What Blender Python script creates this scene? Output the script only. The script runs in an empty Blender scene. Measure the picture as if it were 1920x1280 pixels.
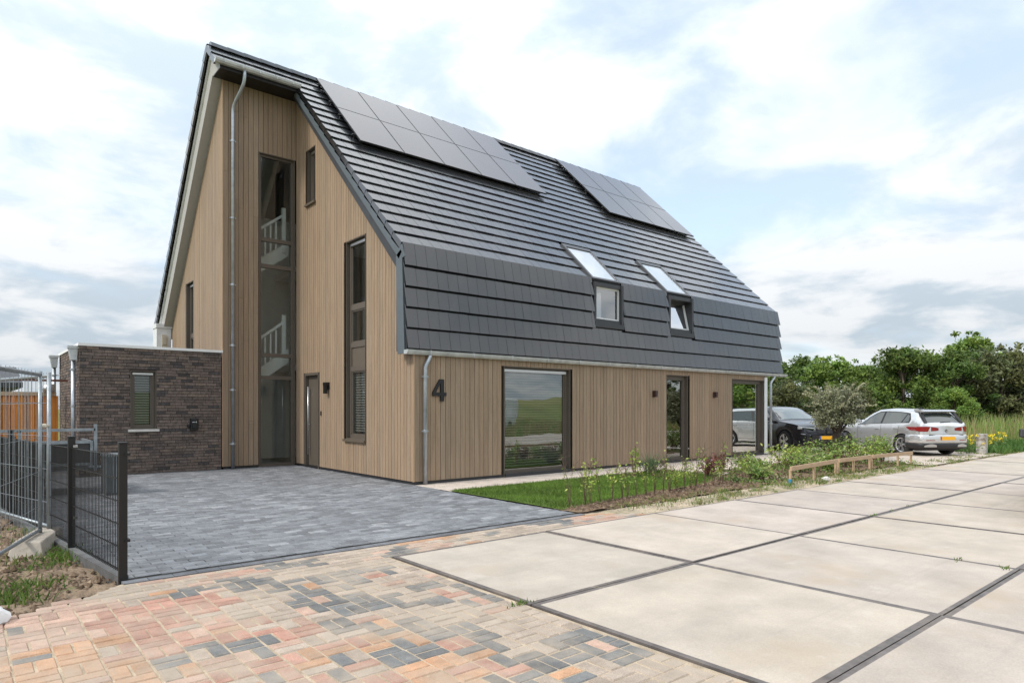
import bpy, bmesh, math, random
import numpy as np
from mathutils import Vector, Matrix
R_ = math.radians
rnd = random.Random(7)
nr = np.random.RandomState(11)
sc = bpy.context.scene
COL = sc.collection

# ------------------------------------------------------------------ camera, sky, sun, exposure
cam = bpy.data.cameras.new("camera"); camo = bpy.data.objects.new("camera", cam); COL.objects.link(camo)
camo.location = (-6.748, -11.014, 1.5)
camo.rotation_euler = (R_(90), 0, R_(49.972 - 90))
cam.sensor_width = 36; cam.lens = 22.99; cam.shift_y = 125 / 1920
cam.clip_start = .05; cam.clip_end = 3000
sc.camera = camo
SUN_EL, SUN_AZ = R_(46), R_(174)          # azimuth in the xy plane, from +x counter-clockwise
w = bpy.data.worlds.new("World"); sc.world = w; w.use_nodes = True
nt = w.node_tree; nt.nodes.clear()
def N(t, **k):
    n = nt.nodes.new(t)
    for a, b in k.items(): setattr(n, a, b)
    return n
L = lambda a, b: nt.links.new(a, b)
sky = N('ShaderNodeTexSky', sky_type='NISHITA', sun_disc=False, sun_elevation=SUN_EL, sun_rotation=R_(90) - SUN_AZ)
b1 = N('ShaderNodeBackground'); b1.inputs[1].default_value = .15; hz = N('ShaderNodeMix', data_type='RGBA'); hz.inputs[0].default_value = .33; hz.inputs[7].default_value = (4.8, 5.35, 6.1, 1); L(sky.outputs[0], hz.inputs[6]); L(hz.outputs[2], b1.inputs[0])
tc = N('ShaderNodeTexCoord'); sep = N('ShaderNodeSeparateXYZ'); L(tc.outputs['Generated'], sep.inputs[0])
def MA(op, a, b=None, c=None):
    n = N('ShaderNodeMath', operation=op)
    for i, v in enumerate((a, b, c)):
        if v is None: continue
        if isinstance(v, (int, float)): n.inputs[i].default_value = v
        else: L(v, n.inputs[i])
    return n.outputs[0]
zz = MA('ADD', MA('MAXIMUM', sep.outputs[2], 0.0), .22)
cmb = N('ShaderNodeCombineXYZ'); L(MA('DIVIDE', sep.outputs[0], zz), cmb.inputs[0]); L(MA('DIVIDE', sep.outputs[1], zz), cmb.inputs[1])
cmb.inputs[2].default_value = 3.7
def NOI(scale, det, rough, vec, off=(0, 0, 0)):
    mp = N('ShaderNodeMapping'); mp.inputs['Location'].default_value = off; L(vec, mp.inputs[0])
    n = N('ShaderNodeTexNoise'); n.inputs['Scale'].default_value = scale; n.inputs['Detail'].default_value = det
    n.inputs['Roughness'].default_value = rough; n.inputs['Distortion'].default_value = .25; L(mp.outputs[0], n.inputs[0]); return n.outputs[0]
n1 = NOI(.95, 5, .48, cmb.outputs[0], (1.3, 4.2, 0)); n2 = NOI(2.6, 8, .55, cmb.outputs[0], (9, 2, 0))
msk = N('ShaderNodeMapRange', interpolation_type='SMOOTHSTEP'); L(MA('ADD', MA('MULTIPLY', n1, .78), MA('MULTIPLY', n2, .22)), msk.inputs[0])
msk.inputs[1].default_value = .27; msk.inputs[2].default_value = .53
shd = N('ShaderNodeMapRange', interpolation_type='SMOOTHSTEP'); L(n2, shd.inputs[0]); shd.inputs[1].default_value = .38; shd.inputs[2].default_value = .58
cc = N('ShaderNodeMix', data_type='RGBA'); cc.inputs[6].default_value = (.60, .70, .79, 1); cc.inputs[7].default_value = (.94, .97, 1.0, 1); L(shd.outputs[0], cc.inputs[0])
b2 = N('ShaderNodeBackground'); L(MA('MULTIPLY', MA('ADD', MA('MULTIPLY', MA('MAXIMUM', sep.outputs[2], 0.0), 1.55), 1.0), .50), b2.inputs[1]); L(cc.outputs[2], b2.inputs[0])   # overcast: brighter towards the zenith
mx = N('ShaderNodeMixShader'); L(msk.outputs[0], mx.inputs[0]); L(b1.outputs[0], mx.inputs[1]); L(b2.outputs[0], mx.inputs[2])
ow = N('ShaderNodeOutputWorld'); L(mx.outputs[0], ow.inputs[0])
sun = bpy.data.lights.new("sun", 'SUN'); sun.energy = 1.5; sun.angle = R_(10); sun.color = (1, .95, .87)
suno = bpy.data.objects.new("sun", sun); COL.objects.link(suno); suno.location = (-20, -10, 30)
sd = Vector((math.cos(SUN_EL) * math.cos(SUN_AZ), math.cos(SUN_EL) * math.sin(SUN_AZ), math.sin(SUN_EL)))
suno.rotation_euler = sd.to_track_quat('Z', 'Y').to_euler()
sc.view_settings.view_transform = 'Standard'; sc.view_settings.look = 'None'
sc.view_settings.exposure = 0.68; sc.view_settings.gamma = 1
sc.render.engine = 'CYCLES'

# ------------------------------------------------------------------ materials
def M(name, base, rough=.6, metal=0., spec=.5, var=0., vscale=5., bump=0., bscale=60., attr=False, stretch=(1, 1, 1), coat=0., fine=0., fscale=200., tint=None, crough=.04, cior=1.5):
    m = bpy.data.materials.new(name); m.use_nodes = True
    t = m.node_tree; ns = t.nodes; bs = ns['Principled BSDF']; lk = t.links.new
    bs.inputs['Roughness'].default_value = rough; bs.inputs['Metallic'].default_value = metal
    bs.inputs['Specular IOR Level'].default_value = spec; bs.inputs['Coat Weight'].default_value = coat
    bs.inputs['Coat Roughness'].default_value = crough; bs.inputs['Coat IOR'].default_value = cior
    rgb = ns.new('ShaderNodeRGB'); rgb.outputs[0].default_value = (*base, 1); col = rgb.outputs[0]
    tcn = ns.new('ShaderNodeTexCoord'); mp = ns.new('ShaderNodeMapping'); mp.inputs['Scale'].default_value = stretch; lk(tcn.outputs['Object'], mp.inputs[0])
    if attr:
        a = ns.new('ShaderNodeAttribute'); a.attribute_name = 'col'
        x = ns.new('ShaderNodeMix'); x.data_type = 'RGBA'; x.blend_type = 'MULTIPLY'; x.inputs[0].default_value = 1; lk(col, x.inputs[6]); lk(a.outputs['Color'], x.inputs[7]); col = x.outputs[2]
    def noise(s, d):
        n = ns.new('ShaderNodeTexNoise'); n.inputs['Scale'].default_value = s; n.inputs['Detail'].default_value = d; n.inputs['Roughness'].default_value = .6; lk(mp.outputs[0], n.inputs[0]); return n.outputs[0]
    for amt, s, d in ((var, vscale, 5), (fine, fscale, 2)):
        if not amt: continue
        r = ns.new('ShaderNodeMapRange'); r.inputs[1].default_value = .3; r.inputs[2].default_value = .7; r.inputs[3].default_value = 1 - amt; r.inputs[4].default_value = 1 + amt
        nz = noise(s, d); lk(nz, r.inputs[0])
        x = ns.new('ShaderNodeMix'); x.data_type = 'RGBA'; x.blend_type = 'MULTIPLY'; x.inputs[0].default_value = 1; lk(col, x.inputs[6]); lk(r.outputs[0], x.inputs[7]); col = x.outputs[2]
    if tint:
        c2, s2, lo, hi = tint
        r = ns.new('ShaderNodeMapRange'); r.inputs[1].default_value = lo; r.inputs[2].default_value = hi; lk(noise(s2, 6), r.inputs[0])
        x = ns.new('ShaderNodeMix'); x.data_type = 'RGBA'; lk(r.outputs[0], x.inputs[0]); lk(col, x.inputs[6]); x.inputs[7].default_value = (*c2, 1); col = x.outputs[2]
    lk(col, bs.inputs['Base Color'])
    if bump:
        b = ns.new('ShaderNodeBump'); b.inputs['Strength'].default_value = bump; b.inputs['Distance'].default_value = .01; lk(noise(bscale, 4), b.inputs['Height']); lk(b.outputs[0], bs.inputs['Normal'])
    return m
def leafmat(name, base, var=.35, trans=.25):
    m = M(name, base, .55, spec=.35, attr=True, var=var, vscale=.7)
    t = m.node_tree; bs = t.nodes['Principled BSDF']; out = t.nodes['Material Output']
    tr = t.nodes.new('ShaderNodeBsdfTranslucent'); ms = t.nodes.new('ShaderNodeMixShader'); ms.inputs[0].default_value = trans
    t.links.new(bs.inputs['Base Color'].links[0].from_socket, tr.inputs[0])
    t.links.new(bs.outputs[0], ms.inputs[1]); t.links.new(tr.outputs[0], ms.inputs[2]); t.links.new(ms.outputs[0], out.inputs[0]); return m
def glassmat(name, tint, refl_lo, refl_hi, rtint=(1, 1, 1)):
    m = bpy.data.materials.new(name); m.use_nodes = True; t = m.node_tree; ns = t.nodes; ns.clear(); lk = t.links.new
    tr = ns.new('ShaderNodeBsdfTransparent'); tr.inputs[0].default_value = (*tint, 1)
    gl = ns.new('ShaderNodeBsdfGlossy'); gl.inputs[0].default_value = (*rtint, 1); gl.inputs['Roughness'].default_value = .0
    tw = ns.new('ShaderNodeTexCoord'); nw = ns.new('ShaderNodeTexNoise'); nw.inputs['Scale'].default_value = 1.4; nw.inputs['Detail'].default_value = 1; lk(tw.outputs['Object'], nw.inputs[0])
    bw = ns.new('ShaderNodeBump'); bw.inputs['Strength'].default_value = .12; bw.inputs['Distance'].default_value = .02; lk(nw.outputs[0], bw.inputs['Height']); lk(bw.outputs[0], gl.inputs['Normal'])
    fr = ns.new('ShaderNodeFresnel'); fr.inputs[0].default_value = 1.55
    mr = ns.new('ShaderNodeMapRange'); mr.inputs[1].default_value = .04; mr.inputs[2].default_value = .35; mr.inputs[3].default_value = refl_lo; mr.inputs[4].default_value = refl_hi; lk(fr.outputs[0], mr.inputs[0])
    mxs = ns.new('ShaderNodeMixShader'); lk(mr.outputs[0], mxs.inputs[0]); lk(tr.outputs[0], mxs.inputs[1]); lk(gl.outputs[0], mxs.inputs[2])
    o = ns.new('ShaderNodeOutputMaterial'); lk(mxs.outputs[0], o.inputs[0]); return m

WOOD = M('stained_wood', (.318, .230, .156), .62, spec=.3, attr=True, var=.16, vscale=3, stretch=(9, 9, .5), bump=.25, bscale=14, fine=.13, fscale=30, tint=((.16, .105, .066), 6.5, .66, .80))
WOODC = M('wood_corner', (.40, .27, .17), .6, attr=True, var=.1, stretch=(9, 9, .5))
FRAME = M('window_frame_paint', (.115, .095, .076), .45, spec=.4, var=.05)
SILL = M('sill_paint', (.12, .095, .07), .5, var=.05)
DARKF = M('dark_flashing', (.035, .036, .04), .45, var=.2, vscale=4)
BLACK = M('black_paint', (.007, .007, .008), .4, var=.1)
TILE = M('roof_tile', crough=.11, cior=1.78, base=(.014, .0155, .0185), rough=.4, coat=1., spec=.08, attr=True, var=.2, vscale=2.2, bump=.12, bscale=90, fine=.12, fscale=60)
TRIM = M('bluegrey_trim', (.095, .115, .13), .45, var=.08)
SOFF = M('soffit_board', (.42, .41, .39), .6, var=.04)
ZINC = M('zinc', (.42, .45, .48), .38, metal=.75, var=.18, vscale=6)
ZINCD = M('zinc_dull', (.50, .52, .52), .45, metal=.35, var=.2, vscale=5)
WHITE = M('white_paint', (.74, .75, .74), .5, var=.04)
PANEL = M('solar_glass', (.05, .042, .046), .16, spec=.5, var=.08, vscale=.6, coat=.45, crough=.10, cior=1.5)
PEDGE = M('panel_frame', (.012, .012, .013), .35)
DOORM = M('door_panel', (.11, .092, .072), .5, var=.06, stretch=(6, 6, .5))
STEEL = M('brushed_steel', (.55, .55, .55), .3, metal=.9)
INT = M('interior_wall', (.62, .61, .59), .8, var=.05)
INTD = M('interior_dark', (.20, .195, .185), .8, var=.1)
FLOORI = M('interior_floor', (.2, .15, .1), .5, var=.1)
BRICK = M('annex_brick', (1, 1, 1), .85, spec=.2, attr=True, var=.28, vscale=14, bump=.6, bscale=45, fine=.28, fscale=70)
MORTAR = M('dark_mortar', (.035, .03, .028), .95, spec=.1, var=.3, vscale=30)
PAVG = M('grey_paver', (1, 1, 1), .62, spec=.35, attr=True, var=.22, vscale=9, bump=.5, bscale=50, fine=.22, fscale=130, tint=((.36, .37, .39), 1.6, .54, .9))
PAVC = M('clay_paver', (1, 1, 1), .85, spec=.2, attr=True, var=.2, vscale=7, bump=.5, bscale=60, fine=.24, fscale=170, tint=((.43, .36, .285), 1.6, .42, .72))
SAND = M('sand_joint', (.42, .34, .25), .95, spec=.1, var=.3, vscale=6, fine=.3, fscale=150)
JOINT = M('dark_joint', (.06, .058, .055), .95, spec=.1, var=.3, vscale=6)
CONC = M('concrete_slab', (.475, .415, .357), .75, spec=.25, attr=True, var=.15, vscale=1.6, bump=.2, bscale=35, fine=.09, fscale=90, tint=((.42, .33, .24), .7, .54, .80))
ANGLE = M('steel_angle', (.15, .13, .12), .6, metal=.2, var=.35, vscale=8, tint=((.25, .20, .16), 2.5, .5, .8))
SOIL = M('garden_soil', (.20, .142, .095), .95, spec=.1, var=.42, vscale=5, bump=1.0, bscale=16, fine=.35, fscale=55)
VERGE = M('sandy_verge', (.40, .33, .24), .95, spec=.1, var=.32, vscale=2.2, bump=.8, bscale=30, fine=.25, fscale=70, tint=((.14, .17, .06), 1.6, .52, .78))
DIRT = M('rough_dirt', (.23, .17, .12), .95, spec=.1, var=.4, vscale=3.5, bump=1.0, bscale=20, fine=.3, fscale=60, tint=((.10, .15, .04), 1.9, .56, .74))
GRAV = M('shell_gravel', (.58, .50, .43), .9, spec=.15, var=.18, vscale=3, bump=1.0, bscale=110, fine=.38, fscale=110)
GRASSM = M('grass_ground', (.10, .15, .035), .9, spec=.1, var=.4, vscale=2.5, bump=.6, bscale=40)
GROUND = M('field_ground', (.15, .18, .06), .95, spec=.1, var=.35, vscale=.12, tint=((.26, .24, .09), .05, .45, .7))
LAWNB = leafmat('lawn_blade', (.125, .205, .034), .5, .3)
MEADB = leafmat('meadow_blade', (1, 1, 1), .2, .3)
LEAF = leafmat('tree_leaf', (1, 1, 1), .25, .25)
BARK = M('bark', (.11, .085, .06), .9, var=.3, vscale=6, bump=.8, bscale=20)
STEM = M('twig', (.13, .08, .055), .85, var=.3, vscale=10)
RAIL = M('raw_timber', (.50, .35, .22), .75, var=.15, vscale=5, stretch=(1, 6, 6), fine=.1)
ORANGE = M('oiled_larch', (.74, .27, .045), .6, attr=True, var=.18, vscale=4, stretch=(8, 8, .6), fine=.1, fscale=40)
GALV = M('galvanised_tube', (.27, .30, .32), .42, metal=.55, var=.25, vscale=9)
CAPM = M('parapet_cap', (.80, .80, .78), .45, var=.03)
STONE = M('pale_stone', (.62, .60, .56), .7, var=.1, vscale=6, bump=.4)
GREYP = M('grey_plastic', (.13, .14, .15), .5, var=.08)
TRAIL = M('trailer_panel', (.035, .032, .032), .5, var=.2, vscale=4)
CARW = M('silver_paint', (.60, .61, .62), .22, metal=.55, spec=.6, coat=.9)
CARB = M('black_car_paint', (.006, .007, .011), .2, spec=.4, coat=.35)
VANW = M('white_car_paint', (.78, .79, .80), .25, coat=.8)
TYRE = M('tyre_rubber', (.018, .018, .019), .8, var=.15)
RIM = M('alloy', (.62, .63, .65), .25, metal=.8)
PLAS = M('car_trim_plastic', (.018, .018, .02), .5)
CARGL = M('car_glass', (.022, .032, .029), .05, spec=1.0, coat=.8)
CARGLW = M('windscreen_sky_sheen', (.16, .19, .18), .06, spec=1.0, coat=1.0)  # sky reflection painted into the base colour, paler than the other car glass
TAIL = M('tail_lamp', (.23, .012, .014), .12, coat=.8)
HEAD = M('head_lamp', (.45, .48, .5), .1, metal=.3, coat=.9)
PLATE = M('plate_yellow', (.85, .42, .01), .5); PBLUE = M('plate_blue', (.02, .10, .42), .5)
GLASS = glassmat('window_glass', (.80, .84, .82), .27, .74, (.84, .87, .86))
GLASSN = glassmat('stair_glass', (.86, .90, .87), .07, .45, (.85, .92, .92))
GLASSR = glassmat('roof_glass', (.9, .93, .95), .30, .75)
BLIND = M('blind_slat', (.27, .27, .26), .5); BLINDW = M('blind_cloth', (.80, .81, .82), .6)
ROOFN = M('neighbour_roof', (.045, .048, .055), .6, var=.2, vscale=3)
YELL = M('yellow_petal', (.75, .58, .02), .6)

def stains(m, col, scale, stretch, lo, hi, amt):
    t = m.node_tree; bs = t.nodes['Principled BSDF']; src = bs.inputs['Base Color'].links[0].from_socket; lk = t.links.new
    tcn = t.nodes.new('ShaderNodeTexCoord'); mp = t.nodes.new('ShaderNodeMapping'); mp.inputs['Scale'].default_value = stretch; mp.inputs['Rotation'].default_value = (0, 0, .12); lk(tcn.outputs['Object'], mp.inputs[0])
    n = t.nodes.new('ShaderNodeTexNoise'); n.inputs['Scale'].default_value = scale; n.inputs['Detail'].default_value = 8; n.inputs['Roughness'].default_value = .7; lk(mp.outputs[0], n.inputs[0])
    r = t.nodes.new('ShaderNodeMapRange'); r.inputs[1].default_value = lo; r.inputs[2].default_value = hi; r.inputs[4].default_value = amt; lk(n.outputs[0], r.inputs[0])
    x = t.nodes.new('ShaderNodeMix'); x.data_type = 'RGBA'; lk(r.outputs[0], x.inputs[0]); lk(src, x.inputs[6]); x.inputs[7].default_value = (*col, 1); lk(x.outputs[2], bs.inputs['Base Color'])
stains(CONC, (.31, .28, .25), 1.3, (.35, 1.6, 1), .55, .80, .55)
stains(CONC, (.27, .245, .22), 2.2, (.05, 1.5, 1), .56, .72, .38)
stains(ANGLE, (.36, .30, .225), 3.5, (1, 1, 1), .60, .72, .85)
stains(CONC, (.58, .53, .47), 2.2, (1, 1, 1), .58, .75, .6)
stains(CONC, (.22, .17, .12), 14, (1, 1, 1), .70, .78, .8)
stains(PAVC, (.30, .25, .20), 2.0, (1, 1, 1), .56, .75, .55)
stains(PAVG, (.11, .11, .115), 1.1, (1, 1, 1), .54, .75, .5)
stains(WOOD, (.20, .165, .13), .9, (1.2, 1.2, .25), .54, .80, .45)

# ------------------------------------------------------------------ mesh helpers
ORG = {}
class MB:
    def __init__(s): s.v = []; s.f = []; s.m = []; s.c = []
    def face(s, pts, mi=0, col=(1, 1, 1)):
        i = len(s.v); s.v += [tuple(p) for p in pts]; s.f.append(tuple(range(i, i + len(pts)))); s.m.append(mi); s.c.append(col)
    def hexa(s, p, mi=0, col=(1, 1, 1), skip=()):
        i = len(s.v); s.v += [tuple(q) for q in p]
        for k, q in enumerate(((0, 3, 2, 1), (4, 5, 6, 7), (0, 1, 5, 4), (1, 2, 6, 5), (2, 3, 7, 6), (3, 0, 4, 7))):
            if k in skip: continue
            s.f.append(tuple(i + a for a in q)); s.m.append(mi); s.c.append(col)
    def box(s, x0, x1, y0, y1, z0, z1, mi=0, col=(1, 1, 1), T=None, skip=()):
        p = [(x0, y0, z0), (x1, y0, z0), (x1, y1, z0), (x0, y1, z0), (x0, y0, z1), (x1, y0, z1), (x1, y1, z1), (x0, y1, z1)]
        if T: p = [T(*q) for q in p]
        s.hexa(p, mi, col, skip)
    def prism(s, poly, x0, x1, axis=0, mi=0, col=(1, 1, 1)):
        def P(a, b, t): return (t, a, b) if axis == 0 else ((a, t, b) if axis == 1 else (a, b, t))
        n = len(poly); A = [P(a, b, x0) for a, b in poly]; B = [P(a, b, x1) for a, b in poly]
        s.face(A[::-1], mi, col); s.face(B, mi, col)
        for k in range(n): s.face((A[k], A[(k + 1) % n], B[(k + 1) % n], B[k]), mi, col)
    def tube(s, pts, r, n=8, mi=0, col=(1, 1, 1), cap=True):
        pts = [Vector(p) for p in pts]; rings = []; rr = r if isinstance(r, (list, tuple)) else [r] * len(pts)
        ref = None
        for k, p in enumerate(pts):
            d = (pts[min(k + 1, len(pts) - 1)] - pts[max(k - 1, 0)]).normalized()
            if ref is None: ref = Vector((0, 0, 1)) if abs(d.z) < .9 else Vector((1, 0, 0))
            u = d.cross(ref)
            if u.length < 1e-4: u = d.orthogonal()
            u.normalize(); v = d.cross(u); ref = ref if abs(d.dot(ref)) < .95 else u
            i = len(s.v)
            for a in range(n):
                t = 2 * math.pi * a / n; s.v.append(tuple(p + (u * math.cos(t) + v * math.sin(t)) * rr[k]))
            rings.append(i)
        for a, b in zip(rings, rings[1:]):
            for k in range(n): s.f.append((a + k, a + (k + 1) % n, b + (k + 1) % n, b + k)); s.m.append(mi); s.c.append(col)
        if cap:
            s.f.append(tuple(rings[0] + k for k in range(n))[::-1]); s.m.append(mi); s.c.append(col)
            s.f.append(tuple(rings[-1] + k for k in range(n))); s.m.append(mi); s.c.append(col)
    def build(s, name, mats, parent=None, smooth=False, recalc=True, bevel=0., local=False):
        if not isinstance(mats, (list, tuple)): mats = [mats]
        me = bpy.data.meshes.new(name); v = s.v
        o_ = ORG.get(parent.name) if (parent and not local) else None
        if o_: v = [(a - o_[0], b - o_[1], c - o_[2]) for a, b, c in v]
        me.from_pydata(v, [], s.f)
        for m in mats: me.materials.append(m)
        me.polygons.foreach_set('material_index', s.m)
        at = me.attributes.new('col', 'FLOAT_COLOR', 'FACE')
        at.data.foreach_set('color', np.array([(c[0], c[1], c[2], 1) for c in s.c], dtype=np.float32).ravel())
        if smooth: me.polygons.foreach_set('use_smooth', [True] * len(s.f))
        if recalc:
            bm = bmesh.new(); bm.from_mesh(me)
            if smooth: bmesh.ops.remove_doubles(bm, verts=bm.verts, dist=1e-5)
            bmesh.ops.recalc_face_normals(bm, faces=bm.faces); bm.to_mesh(me); bm.free()
        me.update()
        o = bpy.data.objects.new(name, me); COL.objects.link(o)
        if parent:
            o.parent = parent
            if o_: ORG[o.name] = o_
        if bevel:
            b = o.modifiers.new('bevel', 'BEVEL'); b.width = bevel; b.segments = 2; b.limit_method = 'ANGLE'
        return o
def tag(o, label=None, cat=None, group=None, kind=None):
    if label: o['label'] = label
    if cat: o['category'] = cat
    if group: o['group'] = group
    if kind: o['kind'] = kind
    return o
def thing(name, loc, label, cat, group=None, rot=0, world=True):
    o = bpy.data.objects.new(name, None); COL.objects.link(o); o.location = loc; o.rotation_euler = (0, 0, rot); o.empty_display_size = .2
    if world: ORG[o.name] = tuple(loc)
    return tag(o, label, cat, group)
def sub(parent, name, mb, mats, **k):
    return mb.build(name, mats, parent, **k)
def copy_tree(o, parent=None):
    c = o.copy(); COL.objects.link(c)
    if parent: c.parent = parent
    for ch in o.children: copy_tree(ch, c)
    return c
def g3(a, b, c=None): return (a, a, a) if b is None else (a, b, c)
def tone(lo, hi): t = rnd.uniform(lo, hi); return (t, t, t)
def rects(u0, u1, v0, v1, holes):
    us = sorted({u0, u1, *[min(max(h[i], u0), u1) for h in holes for i in (0, 1)]}); vs = sorted({v0, v1, *[min(max(h[i], v0), v1) for h in holes for i in (2, 3)]})
    for a, b in zip(us, us[1:]):
        for c, d in zip(vs, vs[1:]):
            x, y = (a + b) / 2, (c + d) / 2
            if not any(h[0] < x < h[1] and h[2] < y < h[3] for h in holes): yield a, b, c, d

# ------------------------------------------------------------------ wall planes: T(u, out, z)
FRONT = lambda u, o, z: (u, -o, z)
NICHE = lambda u, o, z: (u, 5.9 - o, z)
GABLE = lambda u, o, z: (-o, u, z)
GABLER = lambda u, o, z: (-1.84 - o, u, z)
ANX = lambda u, o, z: (u, 5.9 - o, z)

# ================================================================== HOUSE
house = thing('house', (6.5, 5, 0), 'large wood clad house with steep dark tiled mansard roof, number 4 on its front', 'house')
def clad(name, T, u0, u1, ztop, holes, z0=.06, pitch=.121, joints=False, parent=house, lo=.86, hi=1.1, zlow=None):
    lo += .03; hi -= .03
    mb = MB(); n = round((u1 - u0) / pitch); p = (u1 - u0) / n
    for i in range(n):
        a = u0 + i * p; b = a + p; zt = min(ztop(a), ztop(b)) if callable(ztop) else ztop; zb = zlow(a) if zlow else z0
        segs = [(zb, zt)]
        for h in holes:
            if h[0] < b - .004 and h[1] > a + .004:
                ns_ = []
                for s0, s1 in segs:
                    if h[3] <= s0 or h[2] >= s1: ns_.append((s0, s1)); continue
                    if h[2] > s0: ns_.append((s0, h[2]))
                    if h[3] < s1: ns_.append((h[3], s1))
                segs = ns_
        tb = rnd.uniform(lo, hi); warm = rnd.uniform(-.03, .03)
        for s0, s1 in segs:
            if s1 - s0 < .01: continue
            cuts = [s0, s1]
            if joints and s1 - s0 > 2.5:
                cuts = [s0] + sorted(rnd.uniform(s0 + .6, s1 - .4) for _ in range(2)) + [s1]
            mb.face([T(a, -.012, s0), T(b, -.012, s0), T(b, -.012, s1), T(a, -.012, s1)], 0, (.28, .25, .22))
            for c0, c1 in zip(cuts, cuts[1:]):
                t = tb * rnd.uniform(.93, 1.05) if joints else tb
                gp = rnd.uniform(.003, .0065)
                mb.box(a + gp, b - gp, -.011, .009 + rnd.uniform(-.0015, .0015), c0 + .002, c1 - .002, 0, (t * (1 + warm), t, t * (1 - warm)), T)
    return sub(parent, name, mb, WOOD)

def window(parent, T, u0, u1, z0, z1, glass, splits=(), fw=.07, depth=.09, sill=None, reveal=FRAME, label=None, blind=None, panel=None, vent=True, sash=True):
    """frame in the opening (splits: z heights of transoms), panes set back"""
    f = MB()
    # reveal lining
    for (a, b, c, d) in ((u0, u0 + .018, z0, z1), (u1 - .018, u1, z0, z1)): f.box(a, b, -.20, .004, c, d, 0, T=T)
    f.box(u0 + .018, u1 - .018, -.20, .004, z1 - .018, z1, 0, T=T); f.box(u0 + .018, u1 - .018, -.20, .004, z0, z0 + .018, 0, T=T)
    iu0, iu1, iz0, iz1 = u0 + .018, u1 - .018, z0 + .018, z1 - .018
    f.box(iu0, iu0 + fw, -.17, -depth, iz0, iz1, 0, T=T); f.box(iu1 - fw, iu1, -.17, -depth, iz0, iz1, 0, T=T)
    f.box(iu0 + fw, iu1 - fw, -.17, -depth, iz1 - fw, iz1, 0, T=T); f.box(iu0 + fw, iu1 - fw, -.17, -depth, iz0, iz0 + fw, 0, T=T)
    zs = [iz0 + fw]; 
    for s in splits:
        f.box(iu0 + fw, iu1 - fw, -.17, -depth + .003, s - fw * .8, s + fw * .8, 0, T=T); zs += [s - fw * .8, s + fw * .8]
    zs.append(iz1 - fw)
    fr = sub(parent, 'window', f, reveal)
    if label: fr['label'] = label
    for k in range(0, len(zs), 2):
        a, b = zs[k], zs[k + 1]; q0, q1 = iu0 + fw, iu1 - fw
        if panel is not None and k // 2 == panel:
            m = MB(); m.box(q0, q1, -.15, -depth - .02, a, b, 0, T=T); sub(fr, 'infill_panel', m, SILL); continue
        if sash:
            m = MB(); sw = .032
            for (c, d, e, g_) in ((q0, q0 + sw, a, b), (q1 - sw, q1, a, b), (q0 + sw, q1 - sw, a, a + sw), (q0 + sw, q1 - sw, b - sw, b)): m.box(c, d, -.15, -depth - .014, e, g_, 0, T=T)
            sub(fr, 'sash', m, reveal); q0 += sw; q1 -= sw; a += sw; b -= sw
        m = MB(); m.face([T(q0, -depth - .04, a), T(q1, -depth - .04, a), T(q1, -depth - .04, b), T(q0, -depth - .04, b)], 0)
        sub(fr, 'pane', m, glass)
        if blind and k // 2 in blind:
            m = MB(); z = b - .05
            while z > a + .03:
                m.box(q0 + .01, q1 - .01, -depth - .105, -depth - .085, z - .014, z + .010, 0, T=lambda u, o, zz, z=z: T(u, o, zz + (o + depth + .095) * .9)); z -= .058
            sub(fr, 'blind', m, BLIND)
    if vent:
        m = MB(); m.box(iu0 + fw * .7, iu1 - fw * .7, -depth - .01, -depth + .025, iz1 - fw * 1.35, iz1 - fw * .55, 0, T=T); sub(fr, 'ventilation_strip', m, STEEL)
    if sill:
        m = MB(); m.box(u0 - .05, u1 + .05, -.02, .07, z0 - .055, z0, 0, T=T); sub(fr, 'sill', m, SILL if sill is True else sill)
    return fr

# --- roof geometry
TA = .968; ca = 1 / math.sqrt(1 + TA * TA); sa = TA * ca
def RF(X, s, n=0.): return (X, .10 + s * ca - n * sa, 4.66 + s * sa + n * ca)
RL = 5.9 / ca
def RB(X, s, n=0.):   # rear slope, s down from ridge
    c, d = 1 / math.sqrt(1 + 1.12 ** 2), 1.12 / math.sqrt(1 + 1.12 ** 2)
    return (X, 6.0 + s * c + n * d, 10.37 - s * d + n * c)
XL, XR, XF = -.20, 14.22, -2.10
SKY = [(5.14, 6.2), (8.15, 9.25)]
gz = lambda Y: 4.66 + .968 * (Y - .1) - .30 if Y > .30 else 2.60
W1 = (2.27, 4.31, .01, 2.42); W2 = (8.03, 9.03, .0, 2.42); W3 = (11.33, 13.18, .0, 2.40)
clad('front_cladding', FRONT, 0.012, 13.36, 2.62, [W1, W2, W3])
GW = (2.0, 2.95, .80, 5.31); GS = (4.66, 5.14, 6.68, 8.07); GD = (4.46, 5.32, .0, 2.39)
clad('gable_cladding', GABLE, 0.0, 5.86, gz, [GW, GS, GD], lo=.9, hi=1.1)
SG = (-.97, -.03, .0, 8.03)
clad('recess_cladding', NICHE, -1.84, 0.0, 9.62, [SG], joints=True, lo=.86, hi=1.06)
GR = (8.57, 9.32, 2.7, 5.05)
clad('rear_gable_cladding', GABLER, 5.9, 10.95, lambda y: 16.28 - 1.12 * y, [GR], z0=.06, lo=.92, hi=1.1)
clad('far_gable_cladding', lambda u, o, z: (13.36 + o, u, z), 0, 10.9, lambda y: min(gz(y), 16.4 - 1.12 * y), [], pitch=.2)
clad('rear_cladding', lambda u, o, z: (u, 10.95 + o, z), -1.84, 13.36, 3.9, [], pitch=.2)
for q in ((-.022, .012, -.022, .012, .06, 2.62), (-1.862, -1.838, 5.875, 5.902, .06, 9.62)): m = MB(); m.box(*q); sub(house, 'corner_board', m, WOODC)
m = MB(); m.box(13.19, 13.36, -.035, -.014, .03, 2.5); sub(house, 'corner_post', m, WHITE)
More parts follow.
